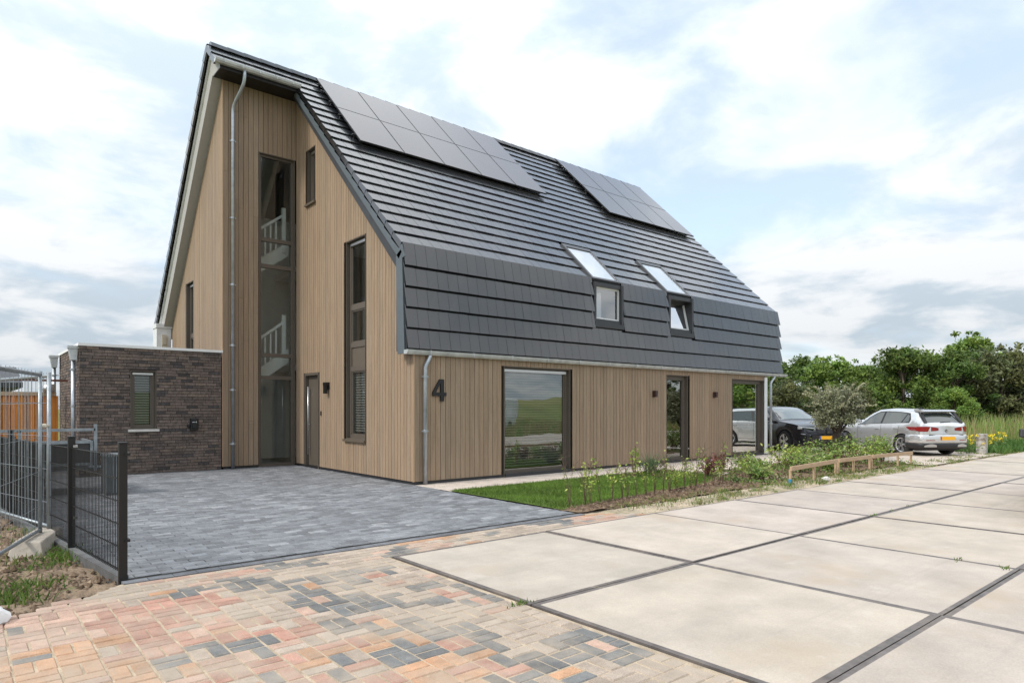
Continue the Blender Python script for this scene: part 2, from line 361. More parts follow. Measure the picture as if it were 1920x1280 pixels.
# plinth and interior
m = MB()
for q in ((.03, 2.27, .02, .12), (4.31, 8.03, .02, .12), (9.03, 11.33, .02, .12), (.03, .12, .12, 4.46), (.03, .12, 5.32, 5.9), (-1.82, -.97, 5.93, 6.0)):
    m = MB(); m.box(*q, -.05, .058); sub(house, 'plinth', m, DARKF)
m = MB()
m.box(.25, 13.3, .3, 10.8, -.02, .03, 1); m.box(-1.75, .2, 6.1, 10.8, -.02, .03, 1)
m.box(.3, 13.3, .3, 10.8, 2.55, 2.7, 0); m.box(-1.75, .25, 8.4, 10.8, 2.55, 2.7, 0); m.box(-1.75, 13.3, 8.4, 9.0, 5.25, 5.4, 0); m.box(.3, 13.3, 2.2, 8.4, 5.25, 5.4)
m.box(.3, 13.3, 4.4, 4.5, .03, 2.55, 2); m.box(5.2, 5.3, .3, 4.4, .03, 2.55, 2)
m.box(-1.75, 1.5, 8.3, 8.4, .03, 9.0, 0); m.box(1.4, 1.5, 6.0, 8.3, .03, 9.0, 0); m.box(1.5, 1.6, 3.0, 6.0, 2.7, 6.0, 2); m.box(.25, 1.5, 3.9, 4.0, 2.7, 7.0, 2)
m.box(-1.80, -1.75, 6.0, 8.3, .03, 9.5, 0)
sub(house, 'interior', m, [INT, FLOORI, INTD])
# staircase behind the tall glazing
for zb in (2.15, 5.05):
    m = MB(); Y0 = 6.55; sl = .72
    st = lambda x: zb + (x + 1.0) * sl
    m.prism([(-1.55, st(-1.55) - .16), (.05, st(.05) - .16), (.05, st(.05) + .22), (-1.55, st(-1.55) + .22)], Y0, Y0 + .045, axis=1)
    stc = sub(house, 'staircase', m, WHITE)
    m = MB(); m.prism([(-1.55, st(-1.55) + .92), (-.12, st(-.12) + .98), (-.12, st(-.12) + 1.06), (-1.55, st(-1.55) + 1.0)], Y0 - .01, Y0 + .05, axis=1); sub(stc, 'handrail', m, WHITE)
    m = MB(); m.box(-.13, -.03, Y0 - .02, Y0 + .07, st(-.1), st(-.1) + 1.22); sub(stc, 'newel_post', m, WHITE)
    for k in range(9):
        x = -1.45 + k * .145; m = MB(); m.box(x - .022, x + .022, Y0, Y0 + .035, st(x) + .2, st(x) + .94); sub(stc, 'baluster', m, WHITE)
    m = MB(); m.prism([(-1.7, zb + 1.0), (-.6, zb + .62), (-.6, zb + .68), (-1.7, zb + 1.06)], 7.5, 7.55, axis=1)
    for k in range(6): m.box(-1.6 + k * .17, -1.565 + k * .17, 7.5, 7.53, zb, zb + .98 - .06 * k)
    sub(stc, 'landing_railing', m, WHITE)
m = MB(); m.box(-.62, -.58, 8.22, 8.29, .03, 2.1, 0); m.box(-1.5, -.66, 8.25, 8.29, .03, 2.1, 1); m.box(-.76, -.70, 8.2, 8.25, 1.02, 1.05, 2); sub(house, 'inner_door', m, [WHITE, WHITE, BLACK])

# windows
window(house, FRONT, *W1, GLASS, fw=.075, blind={0}, label='large front window with white slatted blind')
window(house, FRONT, *W2, GLASS, fw=.09, vent=False)
window(house, FRONT, *W3, GLASS, fw=.08, vent=False)
for W in (W1, W2, W3): m = MB(); m.box(W[0] + .03, W[1] - .03, -.012, .03, -.02, .07, T=FRONT); sub(house, 'threshold', m, DARKF)
window(house, GABLE, *GW, GLASSN, splits=(2.40, 2.94, 3.79), panel=1, sill=True, blind={0})
window(house, GABLE, *GS, GLASSN, sill=True)
window(house, NICHE, *SG, GLASSN, splits=(2.29, 2.87, 5.165, 5.845), fw=.06, depth=.06, vent=False, sash=False, label='tall staircase window in five panes')
window(house, GABLER, *GR, GLASSN, splits=(3.55,))
# front door
f = MB()
u0, u1 = GD[0], GD[1]
f.box(u0, u0 + .05, -.16, .005, 0, 2.39, T=GABLE); f.box(u1 - .05, u1, -.16, .005, 0, 2.39, T=GABLE); f.box(u0 + .05, u1 - .05, -.16, .005, 2.33, 2.39, T=GABLE)
df = sub(house, 'front_door', f, FRAME)
m = MB(); m.box(u0 + .052, u1 - .052, -.14, -.085, .05, 2.328, T=GABLE); m.box(u0 + .13, u1 - .13, -.085, -.079, .16, 2.22, T=GABLE); sub(df, 'door_leaf', m, DOORM, bevel=.004)
m = MB(); m.tube([(.012, 5.14, .32), (.012, 5.14, 2.05)], .017, 10)
for z in (.5, 1.1, 1.9): m.tube([(.012, 5.14, z), (.085, 5.14, z)], .01, 6)
sub(df, 'bar_handle', m, STEEL, smooth=True)
m = MB(); m.box(u0 + .05, u1 - .05, -.15, .02, -.01, .05, T=GABLE); sub(df, 'doorstep', m, BLACK)
# lamps, bell, number
def lamp(T, u, z, mat, w_=.075, h=.15):
    m = MB(); m.box(u - w_, u + w_, .009, .03, z - .05, z + .12, T=T); m.box(u - w_, u + w_, .03, .12, z + .05, z + .12, T=T); m.box(u - w_ * .8, u + w_ * .8, .06, .12, z - h, z + .05, T=T)
    return sub(house, 'wall_lamp', m, mat, bevel=.004)
lamp(GABLE, 3.88, 2.0, BLACK)
DBR = M('brown_lamp', (.05, .02, .018), .4)
lamp(FRONT, 7.46, 1.85, DBR, .05, .05); lamp(FRONT, 10.32, 1.86, DBR, .05, .04)
m = MB(); m.box(4.265, 4.315, .009, .025, 1.32, 1.43, T=GABLE); sub(house, 'door_bell', m, BLACK)
m = MB()
def N4(u, z): return (.41 + u * .33, 1.64 + z * .44)
for quad in ([(0, .24), (1, .24), (1, .40), (0, .40)],
             [(.57, 0), (.82, 0), (.82, .24), (.57, .24)], [(.57, .40), (.82, .40), (.82, 1), (.57, 1)]):
    P = [N4(*q) for q in quad]; m.hexa([FRONT(a, .012, b) for a, b in P] + [FRONT(a, .045, b) for a, b in P])
P = [N4(*q) for q in [(0, .40), (.24, .40), (.57, .84), (.57, 1), (.50, 1)]]
m.face([FRONT(a, .045, b) for a, b in P]); 
for k in range(5):
    a, b = P[k], P[(k + 1) % 5]; m.face([FRONT(a[0], .012, a[1]), FRONT(b[0], .012, b[1]), FRONT(b[0], .045, b[1]), FRONT(a[0], .045, a[1])])
sub(house, 'house_number', m, BLACK)

# --- roof body
RM0 = lambda z: -.045 + .064 * (z - 2.66)
m = MB()
m.prism([(.12, 4.60), (6.0, 10.34), (11.6, 4.07), (11.35, 3.62), (5.95, 9.69), (.36, 4.28)], -.001, XR - .03, 0)
for a, b, c, d in rects(XL + .02, XR - .03, 2.62, 4.62, [(SKY[1][0], SKY[1][1], 3.56, 4.62), (SKY[0][0], SKY[0][1], 3.56, 4.62)]):
    m.hexa([(a, RM0(c), c), (b, RM0(c), c), (b, .36, c), (a, .36, c), (a, RM0(d), d), (b, RM0(d), d), (b, .36, d), (a, .36, d)])
m.prism([(.12, 4.60), (6.0, 10.34), (6.0, 9.9), (.36, 4.28)], XL + .02, -.002, 0)
roof = sub(house, 'roof', m, DARKF)
m = MB()
m.prism([(5.33, 9.60), (5.33, 9.69), (6.0, 10.34), (11.6, 4.07), (11.3, 3.63), (5.93, 9.645), (5.93, 9.60)], XF + .03, -.003, 0)
sub(roof, 'overhang', m, SOFF)
m = MB(); m.box(XF + .02, -.19, 5.30, 5.328, 9.56, 9.72); m.box(XF + .03, -.003, 5.33, 5.89, 9.575, 9.597); sub(roof, 'black_fascia', m, BLACK)
# verge trims
m = MB()
def sweep(f, X0, X1, s0, s1, n0, n1, mb): mb.hexa([f(X0, s0, n0), f(X1, s0, n0), f(X1, s1, n0), f(X0, s1, n0), f(X0, s0, n1), f(X1, s0, n1), f(X1, s1, n1), f(X0, s1, n1)])
sweep(RF, XL - .012, XL + .02, -.08, 5.45 / ca - .15, -.25, -.085, m)
m.hexa([(XL - .012, -.0, 2.56), (XL + .02, -.0, 2.56), (XL + .02, .27, 2.56), (XL - .012, .27, 2.56), (XL - .012, .10, 4.62), (XL + .02, .10, 4.62), (XL + .02, .325, 4.50), (XL - .012, .325, 4.50)])
m.prism([(.0, 4.44), (.085, 4.69), (.20, 4.70), (.36, 4.72), (.30, 4.38)], XL - .010, XL + .018, 0)
sweep(RF, XL + .02, .0, 0, 5.4 / ca - .15, -.285, -.268, m); m.box(XL + .02, .0, .255, .27, 2.6, 4.4)
sub(roof, 'verge_trim', m, TRIM)
m = MB(); sweep(RB, XF - .014, XF + .03, .1, 8.42, -.17, -.125, m); sub(roof, 'white_verge', m, WHITE)
# tiles
def tiles(mb, f, rows, exp, x0f, x1, width, holes=(), th=.044, s0=0., verge=True):
    for i in range(rows):
        a = s0 + i * exp; b = a + exp; x0 = x0f(a)
        n = round((x1 - XL) / width); p = (x1 - XL) / n
        k0 = -round((XL - x0) / p)
        cuts = [XL + k * p for k in range(k0, n + 1)]
        for xa, xb in zip(cuts, cuts[1:]):
            segs = [(xa, xb)]
            for h in holes:
                if h[2] < b - .06 and h[3] > a + .06:
                    ns_ = []
                    for q0, q1 in segs:
                        if h[1] <= q0 or h[0] >= q1: ns_.append((q0, q1)); continue
                        if h[0] > q0 + .02: ns_.append((q0, h[0]))
                        if h[1] < q1 - .02: ns_.append((h[1], q1))
                    segs = ns_
            for q0, q1 in segs:
                j = rnd.uniform(-.0016, .0016); g_ = .003; lo = a + j; hi_ = b + .05; n0 = th + rnd.uniform(-.002, .003); dx = rnd.uniform(-.002, .002)
                c = tone(.82, 1.18)
                if q0 < x0 + .01 and verge: mb.hexa([f(q0 - .012, lo + .0, -.10), f(q0 + .03, lo, -.10), f(q0 + .03, hi_ - .05, -.13), f(q0 - .012, hi_ - .05, -.13), f(q0 - .012, lo, n0 + .004), f(q0 + .03, lo, n0 + .004), f(q0 + .03, hi_ - .02, .014), f(q0 - .012, hi_ - .02, .014)], 0, c)
                mb.hexa([f(q0 + g_, lo, n0 - .022), f(q1 - g_, lo, n0 - .022), f(q1 - g_, hi_, -.012), f(q0 + g_, hi_, -.012), f(q0 + g_, lo, n0 + dx), f(q1 - g_, lo, n0), f(q1 - g_, hi_, .012), f(q0 + g_, hi_, .012)], 0, c)
m = MB()
sk = [(a - .02, b + .02, -.3, 1.08 / ca) for a, b in SKY]
tiles(m, RF, 20, .401, lambda s: XF if s > 7.1 else XL, XR, .247, sk, s0=.06)
sub(roof, 'upper_tiles', m, TILE)
m = MB()
def RM(X, s, n=0.):   # mansard face: s up from 2.66
    return (X, -.05 + .064 * s - n, 2.66 + s)
tiles(m, RM, 5, .404, lambda s: XL, XR, .247, [(a - .02, b + .02, .82, 3) for a, b in SKY], th=.082, verge=False)
sub(roof, 'mansard_tiles', m, TILE)
m = MB()
tiles(m, lambda X, s, n=0: RB(X, 8.45 - s, n), 21, .401, lambda s: XF, XR, .247, (), th=.075)
sub(roof, 'rear_tiles', m, TILE)
m = MB(); x = XF - .02
while x < XR:
    c = tone(.85, 1.15); x1 = min(x + .42, XR)
    pr = [(5.83, 10.30), (5.88, 10.41), (5.96, 10.455), (6.06, 10.455), (6.13, 10.40), (6.18, 10.28)]
    for i in range(5):
        m.face([(x, *pr[i]), (x1 + .0, pr[i][0], pr[i][1] - .012), (x1 + .0, pr[i + 1][0], pr[i + 1][1] - .012), (x, *pr[i + 1])], 0, c)
    m.face([(x, a, b) for a, b in pr], 0, c); m.face([(x1, a, b - .012) for a, b in pr], 0, c); x += .40
sub(roof, 'ridge_cap', m, TILE)
# roof windows
for k, (a, b) in enumerate(SKY):
    m = MB(); s1 = 1.10 / ca; fw = .07
    for (x0, x1, q0, q1) in ((a, a + fw, .0, s1), (b - fw, b, .0, s1), (a + fw, b - fw, s1 - .12, s1), (a + fw, b - fw, 0.0, .07)):
        m.hexa([RF(x0, q0, .0), RF(x1, q0, .0), RF(x1, q1, .0), RF(x0, q1, .0), RF(x0, q0, .075), RF(x1, q0, .075), RF(x1, q1, .075), RF(x0, q1, .075)])
    fr = sub(house, 'roof_window', m, M('roof_window_frame', (.10, .105, .115), .4, metal=.3))
    m = MB(); m.face([RF(a + fw, .07, .055), RF(b - fw, .07, .055), RF(b - fw, s1 - .12, .055), RF(a + fw, s1 - .12, .055)]); sub(fr, 'pane', m, GLASSR)
    m = MB(); m.hexa([RF(a + fw, .07, .01), RF(b - fw, .07, .01), RF(b - fw, s1 - .12, .01), RF(a + fw, s1 - .12, .01), RF(a + fw, .07, .03), RF(b - fw, .07, .03), RF(b - fw, s1 - .12, .03), RF(a + fw, s1 - .12, .03)]); sub(fr, 'roller_blind', m, BLINDW)
    # vertical window below
    m = MB(); z0, z1 = 3.62, 4.62; d0, d1 = -.01, .10
    m.box(a, a + .075, d0, d1 + .1, z0, z1); m.box(b - .075, b, d0 - .03, d1 + .1, z0, z1); m.box(a + .075, b - .075, d0, d1 + .1, z1 - .10, z1); m.box(a + .075, b - .075, d0, d1 + .1, z0, z0 + .09)
    m.box(a - .01, b + .01, d0 - .05, d1, z0 - .12, z0 - .002)
    f2 = sub(house, 'facade_window', m, DARKF)
    m = MB(); q0, q1, r0, r1 = a + .075, b - .075, z0 + .09, z1 - .10; s_ = .045
    Tn = (lambda u, o, z: (u, .05 - o, z)) if k == 0 else (lambda u, o, z: (u, .06 - o + (z - r0) * .22, z))
    for (c, d, e, g_) in ((q0, q0 + s_, r0, r1), (q1 - s_, q1, r0, r1), (q0 + s_, q1 - s_, r0, r0 + s_), (q0 + s_, q1 - s_, r1 - s_, r1)): m.box(c, d, -.04, .0, e, g_, T=Tn)
    sh = sub(f2, 'sash', m, WHITE)
    m = MB(); m.face([Tn(q0 + s_, -.02, r0 + s_), Tn(q1 - s_, -.02, r0 + s_), Tn(q1 - s_, -.02, r1 - s_), Tn(q0 + s_, -.02, r1 - s_)]); sub(sh, 'pane', m, GLASSR)
    m = MB(); m.box(a - .3, b + .3, .95, 1.0, 3.2, 4.9); m.box(q0, q0 + .45, .25, .28, 3.55, 4.6, 1) if k == 0 else None; sub(f2, 'curtain', m, [INT, BLINDW])
# solar panels
def array(x0, cols, wd, s0):
    for c in range(cols):
        for r in range(2):
            xa = x0 + c * (wd + .012); sa_ = s0 + r * 1.785; sb = sa_ + 1.772; n0, n1 = .10, .135
            m = MB(); m.hexa([RF(xa, sa_, n0), RF(xa + wd, sa_, n0), RF(xa + wd, sb, n0), RF(xa, sb, n0), RF(xa, sa_, n1), RF(xa + wd, sa_, n1), RF(xa + wd, sb, n1), RF(xa, sb, n1)])
            p = sub(house, 'solar_panel', m, PEDGE)
            e = .012; m = MB(); m.face([RF(xa + e, sa_ + e, n1 + .003), RF(xa + wd - e, sa_ + e, n1 + .003), RF(xa + wd - e, sb - e, n1 + .003), RF(xa + e, sb - e, n1 + .003)]); sub(p, 'cell_face', m, PANEL)
    for s in (s0 + .35, s0 + 1.4, s0 + 2.15, s0 + 3.2):
        m = MB(); sweep(RF, x0 - .07, x0 + cols * (wd + .012) + .04, s, s + .04, .065, .098, m)
        for q in range(cols * 2 + 1):
            X = x0 + q * (wd + .012) / 2; sweep(RF, X - .03, X + .03, s - .05, s + .01, .02, .07, m)
        sub(house, 'mounting_rail', m, PEDGE)
array(.50, 5, 1.205, 3.22 / ca); array(9.38, 4, 1.155, 3.22 / ca)
# gutters and downpipes
def gutter(name, T, u0, u1, z, out, h=.085, mat=ZINCD, n=14, end=True):
    m = MB(); pr = [(0.02, z + h), (.02, z + .005), (out * .75, z), (out, z + .04), (out + .012, z + h), (out - .012, z + h + .004), (out - .02, z + h - .008), (out - .01, z + .045), (out * .72, z + .012), (.03, z + .018)]
    for a, b in zip(pr, pr[1:]): m.face([T(u0, *a), T(u1, *a), T(u1, *b), T(u0, *b)])
    for u in (u0, u1): m.face([T(u, *p) for p in [(0.02, z + h), (.02, z + .005), (out * .75, z), (out, z + .04), (out + .012, z + h)]])
    for k in range(n):
        u = u0 + (k + .5) * (u1 - u0) / n; m.box(u - .012, u + .012, out - .004, out + .016, z + .02, z + h + .008, T=T)
    return sub(house, name, m, mat)
gutter('gutter', lambda u, o, z: (u, .03 - o, z), -.22, 14.50, 2.545, .16)
gutter('gutter', lambda u, o, z: (u, 5.30 - o, z), -2.22, -.16, 9.63, .15, n=5)
def pipe(pts, name='downpipe', clamps=(), r=.042, mat=ZINC):
    m = MB(); m.tube(pts, r, 12); o = sub(house, name, m, mat, smooth=True)
    for (x, y, z) in clamps:
        c = MB(); c.tube([(x, y, z - .02), (x, y, z + .02)], r + .012, 12); c.box(x - .075, x + .075, y + .0, y + .02, z - .012, z + .012); sub(o, 'pipe_clamp', c, ZINC)
    return o
def bend(a, b, n=6):
    a, b = Vector(a), Vector(b); out = []
    for k in range(n + 1):
        t = k / n; s = t * t * (3 - 2 * t); out.append((a.x + (b.x - a.x) * s, a.y + (b.y - a.y) * s, a.z + (b.z - a.z) * t))
    return out
pipe(bend((.33, -.07, 2.56), (.215, -.075, 2.28)) + [(.215, -.075, .02)], clamps=[(.215, -.075, z) for z in (2.12, 1.05)])
pipe(bend((13.75, -.07, 2.56), (13.5, -.075, 2.30)) + [(13.5, -.075, .02)], clamps=[(13.5, -.075, 1.0)])
pipe([(-1.54, 5.21, 9.66), (-1.54, 5.22, 9.50)] + bend((-1.54, 5.24, 9.42), (-1.63, 5.80, 8.86)) + [(-1.63, 5.81, 8.75), (-1.63, 5.81, .02)], clamps=[(-1.63, 5.81, z) for z in (8.1, 6.2, 4.55, 3.05, 1.95, .62)])
# white enclosure under the rear eave
m = MB(); m.box(-2.26, -1.86, 11.02, 11.5, 2.6, 4.02); m.box(-2.28, -1.84, 10.99, 11.52, 3.93, 4.06); bay = sub(house, 'white_bay', m, M('pale_panel', (.72, .73, .74), .6, var=.04))
m = MB(); m.box(-2.14, -2.0, 10.93, 11.02, 3.05, 3.72); m.box(-2.12, -2.02, 10.9, 10.93, 3.1, 3.35); m.box(-2.12, -2.02, 10.9, 10.93, 3.42, 3.66); sub(bay, 'vent_box', m, M('beige_vent', (.50, .45, .36), .6))

# ================================================================== BRICK ANNEX
annex = thing('annex', (-3.3, 7.7, 0), 'low dark brown brick annex with flat roof and white edge beside the tall house', 'annex')
AX0, AX1, AZ = -4.80, -1.88, 2.86
AW = (-3.84, -3.31, 1.02, 2.36)
def bcol():
    t = rnd.random()
    if t < .5: b = (.165, .130, .112)
    elif t < .75: b = (.128, .105, .094)
    elif t < .85: b = (.085, .076, .074)
    else: b = (.195, .150, .122)
    k = rnd.uniform(.86, 1.14); return (b[0] * k, b[1] * k, b[2] * k)
def brickwall(mb, T, u0, u1, z0, z1, holes, bl=.24, bh=.067):
    rows = int((z1 - z0) / bh)
    bh = (z1 - z0) / rows
    for a, b, c, d in rects(u0, u1, z0, z1, holes): mb.face([T(a, .0, c), T(b, .0, c), T(b, .0, d), T(a, .0, d)], 1)
    for r in range(rows):
        u = u0 - bl * (.5 * (r % 2) + rnd.uniform(0, .12) + (.25 if r % 3 == 0 else 0))
        while u < u1:
            a, b = max(u, u0), min(u + bl, u1); z = z0 + r * bh; u += bl
            segs = [(a, b)]
            for h in holes:
                if h[2] < z + bh - .01 and h[3] > z + .01:
                    ns_ = []
                    for q0, q1 in segs:
                        if h[1] <= q0 or h[0] >= q1: ns_.append((q0, q1)); continue
                        if h[0] > q0: ns_.append((q0, h[0]))
                        if h[1] < q1: ns_.append((h[1], q1))
                    segs = ns_
            for q0, q1 in segs:
                if q1 - q0 < .02: continue
                o = .010 + rnd.uniform(-.003, .004)
                mb.box(q0 + .004, q1 - .004, .0, o, z + .005, z + bh - .005, 0, bcol(), T, skip=(2,))
m = MB(); brickwall(m, ANX, AX0, AX1, 0, AZ, [AW]); brickwall(m, lambda u, o, z: (AX0 - o, u, z), 5.9, 9.7, 0, AZ, [])
m.box(AX0 + .01, AX1, 9.6, 9.7, 0, AZ, 1); m.box(AX0 + .01, AX1, 5.95, 9.6, AZ - .15, AZ - .05, 1)
m.box(AX0 + .01, AX1, 6.6, 6.65, 0, AZ - .2, 1)
sub(annex, 'brick_wall', m, [BRICK, MORTAR])
m = MB(); m.box(AX0 - .035, AX1 + .03, 5.865, 6.0, AZ, AZ + .06); m.box(AX0 - .035, AX0 + .1, 6.0, 9.73, AZ, AZ + .06); sub(annex, 'roof_edge', m, CAPM)
aw = window(annex, ANX, *AW, GLASSN, fw=.055, sill=STONE, blind={0})
m = MB(); m.box(-2.60, -2.42, .012, .10, .98, 1.26, T=ANX); m.box(-2.57, -2.45, .10, .125, 1.02, 1.24, T=ANX); m.box(-2.66, -2.60, .02, .07, 1.05, 1.12, T=ANX); ch = sub(annex, 'charging_box', m, BLACK, bevel=.012)
m = MB(); m.box(-2.57, -2.50, .127, .130, 1.165, 1.175, T=ANX); m.box(-2.485, -2.475, .127, .130, 1.155, 1.19, T=ANX); sub(ch, 'logo_mark', m, WHITE)
for (x, y) in ((AX0 - .10, 6.10), (AX0 - .14, 9.55)):
    m = MB(); m.prism([(x - .09, 2.80), (x + .08, 2.80), (x + .06, 2.55), (x - .05, 2.55)], y - .09, y + .09, axis=1); m.box(x - .11, x + .09, y - .11, y + .11, 2.80, 2.86); hp = sub(annex, 'rain_hopper', m, ZINCD)
    m = MB(); m.tube([(x, y, 2.56), (x, y, 0.)], .042, 12); dp = sub(annex, 'downpipe', m, ZINC, smooth=True)
    for z in (1.55, 2.35): c = MB(); c.tube([(x, y, z - .02), (x, y, z + .02)], .053, 12); c.box(x, x + .1, y - .012, y + .012, z - .01, z + .01); sub(dp, 'pipe_clamp', c, ZINC)

# ================================================================== GROUND
def sheet(name, poly, z, mat, kind='structure', th=0):
    m = MB(); m.face([(x, y, z) for x, y in poly]); return tag(m.build(name, mat), kind=kind)
def bumpy(name, x0, x1, y0, y1, z, amp, mat, nx, ny, inside=None):
    m = MB(); xs = np.linspace(x0, x1, nx); ys = np.linspace(y0, y1, ny); H = nr.uniform(-1, 1, (nx, ny)) * amp
    H2 = np.kron(nr.uniform(-1, 1, (nx // 6 + 2, ny // 6 + 2)), np.ones((6, 6)))[:nx, :ny] * amp
    for _ in range(3): H2[1:-1, 1:-1] = (H2[:-2, 1:-1] + H2[2:, 1:-1] + H2[1:-1, :-2] + H2[1:-1, 2:] + H2[1:-1, 1:-1]) / 5
    H = H * .5 + H2
    for i in range(nx - 1):
        for j in range(ny - 1):
            cx, cy = (xs[i] + xs[i + 1]) / 2, (ys[j] + ys[j + 1]) / 2
            if inside and not inside(cx, cy): continue
            m.face([(xs[a], ys[b], z + H[a, b]) for a, b in ((i, j), (i + 1, j), (i + 1, j + 1), (i, j + 1))])
    return tag(m.build(name, mat, smooth=True), kind='structure')
m = MB(); m.face([(-1200, -1200, -.09), (1200, -1200, -.09), (1200, 1200, -.09), (-1200, 1200, -.09)]); tag(m.build('ground', GROUND), kind='structure')
fx = lambda y: -5.68 - (y + 4.47) * .118         # kerb/fence line on the left of the driveway
# driveway pavers
m = MB(); bed = -.012
m.face([(fx(-4.5) + .05, -4.52, bed), (-.02, -4.55, bed), (.02, -1.0, bed), (.02, 5.9, bed), (-1.8, 5.9, bed), (AX0, 5.9, bed), (AX0 - .1, 8.8, bed), (fx(8.8), 8.8, bed)], 1)
y = -4.5; r = 0; ph, pl = .105, .212
while y < 8.7:
    x = -8 + (r % 2) * pl / 2 + rnd.uniform(-.01, .01)
    while x < .05:
        xe = -.02 + (.03 if y > -1 else 0); yy = y + ph / 2
        ylo = -4.28 - .0 * x + (.0)
        if yy > 5.88 and x + pl > AX0: break
        a, b = max(x, fx(y) + .06), min(x + pl, xe)
        if b - a > .03 and not (y < -4.46 - .02 * 0):
            t = rnd.uniform(.75, 1.3); c = (.185 * t, .191 * t, .203 * t)
            if rnd.random() < .05: c = (.30, .305, .32)
            h = rnd.uniform(-.003, .003); e = .007
            a += .002; b -= .002; y0, y1 = y + .002, y + ph - .002
            m.face([(a + e, y0 + e, h), (b - e, y0 + e, h), (b - e, y1 - e, h), (a + e, y1 - e, h)], 0, c)
            for q in ([(a, y0), (b, y0), (b - e, y0 + e), (a + e, y0 + e)], [(b, y0), (b, y1), (b - e, y1 - e), (b - e, y0 + e)], [(b, y1), (a, y1), (a + e, y1 - e), (b - e, y1 - e)], [(a, y1), (a, y0), (a + e, y0 + e), (a + e, y1 - e)]):
                m.face([(*q[0], h - .007), (*q[1], h - .007), (*q[2], h), (*q[3], h)], 0, c)
        x += pl
    y += ph; r += 1
tag(m.build('driveway', [PAVG, JOINT], recalc=False), kind='structure')
m = MB(); x = -5.7
while x < -.05:
    c = tone(.075, .12); m.box(x + .003, min(x + .197, -.02), -4.61, -4.502, -.06, .003, 0, (c[0] * 1.6, c[1] * 1.65, c[2] * 1.8)); x += .2
tag(m.build('driveway_edging', PAVG), kind='structure')
m = MB(); y = -4.45
while y < 8.6:
    c = tone(.11, .17); m.hexa([(fx(y) - .03, y + .004, -.1), (fx(y) + .05, y + .004, -.1), (fx(y + 1) + .05, y + .996, -.1), (fx(y + 1) - .03, y + .996, -.1), (fx(y) - .03, y + .004, .035), (fx(y) + .05, y + .004, .035), (fx(y + 1) + .05, y + .996, .035), (fx(y + 1) - .03, y + .996, .035)], 0, c); y += 1
tag(m.build('kerb_strip', PAVG), kind='structure')
# brick street paving (herringbone, with a few rows along the drive)
m = MB(); SX0 = -3.46
m.face([(-14, -16, -.007), (SX0 + .02, -16, -.007), (SX0 + .02, -5.14, -.007), (.8, -5.14, -.007), (-.1, -4.58, -.007), (-5.72, -4.58, -.007), (-6.6, -5.45, -.007), (-14, -8.2, -.007)], 1)
cl = [(-6.4, -5.78, 'p'), (-6.28, -6.24, 'o'), (-5.79, -5.58, 'r'), (-5.69, -6.38, 'r'), (-6.12, -6.69, 'o'), (-5.39, -6.36, 'r'), (-5.57, -7.25, 'r'), (-5.91, -6.96, 'o'), (-5.33, -5.62, 'r'), (-5.0, -6.07, 'b'), (-4.92, -6.47, 'b'), (-4.64, -6.2, 'g'), (-5.15, -6.7, 'g'), (-4.84, -6.83, 'g'), (-4.45, -6.18, 'g'), (-4.32, -6.47, 'g'), (-4.92, -5.59, 'b'), (-4.8, -4.51, 'b'), (-4.45, -4.8, 'g'), (-5.22, -4.67, 'b'), (-5.42, -4.62, 'r'), (-4.14, -5.06, 'b'), (-4.01, -5.69, 'g'), (-3.64, -5.19, 'b'), (-3.65, -5.99, 'b'), (-3.77, -6.35, 'g'), (-3.63, -6.77, 'g'), (-4.0, -7.08, 'b'), (-4.33, -6.8, 'b'), (-4.45, -7.16, 'g'), (-4.89, -7.18, 'r'), (-4.66, -7.24, 'o'), (-5.14, -7.2, 'o'), (-5.07, -7.47, 'r'), (-5.0, -7.73, 'r'), (-5.32, -7.16, 'r'), (-5.42, -6.79, 'g'), (-4.5, -7.5, 'g'), (-4.23, -7.41, 'g'), (-4.19, -7.64, 'g'), (-3.84, -7.37, 'b'), (-3.96, -7.7, 'b'), (-4.64, -7.83, 'o'), (-4.45, -7.99, 'r'), (-4.65, -8.06, 'o'), (-4.2, -7.99, 'g'), (-3.99, -7.94, 'b'), (-3.68, -7.81, 'b'), (-3.56, -7.46, 'b'), (-3.71, -8.04, 'g'), (-3.78, -8.34, 'g'), (-3.59, -8.38, 'g'), (-4.03, -8.44, 'b'), (-3.69, -8.63, 'b'), (-4.2, -8.35, 'g'), (-4.36, -8.26, 'g'), (-3.68, -8.84, 'b'), (-5.63, -7.0, 'p'), (-5.75, -6.74, 'g'), (-6.06, -5.01, 'p'), (-5.75, -4.89, 'b'), (-3.98, -6.37, 'b'), (-4.59, -5.66, 'g'), (-5.07, -5.25, 'g'), (-4.11, -6.06, 'b'), (-4.98, -6.98, 'b'), (-5.03, -6.74, 'r'), (-6.52, -6.36, 'o'), (-6.27, -5.49, 'p'), (-4.85, -7.45, 'g')] + [(rnd.uniform(-3, 1), rnd.uniform(-5.1, -4.6), rnd.choice('ogbbrpbb')) for _ in range(14)] + [(rnd.uniform(-6, -3), rnd.uniform(-5.1, -4.6), rnd.choice('ogbbrpbb')) for _ in range(14)]
PAL = {'o': (.46, .27, .165), 'r': (.42, .235, .18), 'p': (.44, .30, .235), 'b': (.39, .32, .26), 'g': (.175, .174, .17)}
def ccol(x, y):
    d, k = min(((x - a) ** 2 + ((y - b) * 1.3) ** 2 + rnd.uniform(0, .05), k) for a, b, k in cl)
    if rnd.random() < (.22 if k == 'g' else .12): k = rnd.choice('prbogb')
    c = PAL[k]; t = rnd.uniform(.82, 1.15); return (c[0] * t, c[1] * t, c[2] * t)
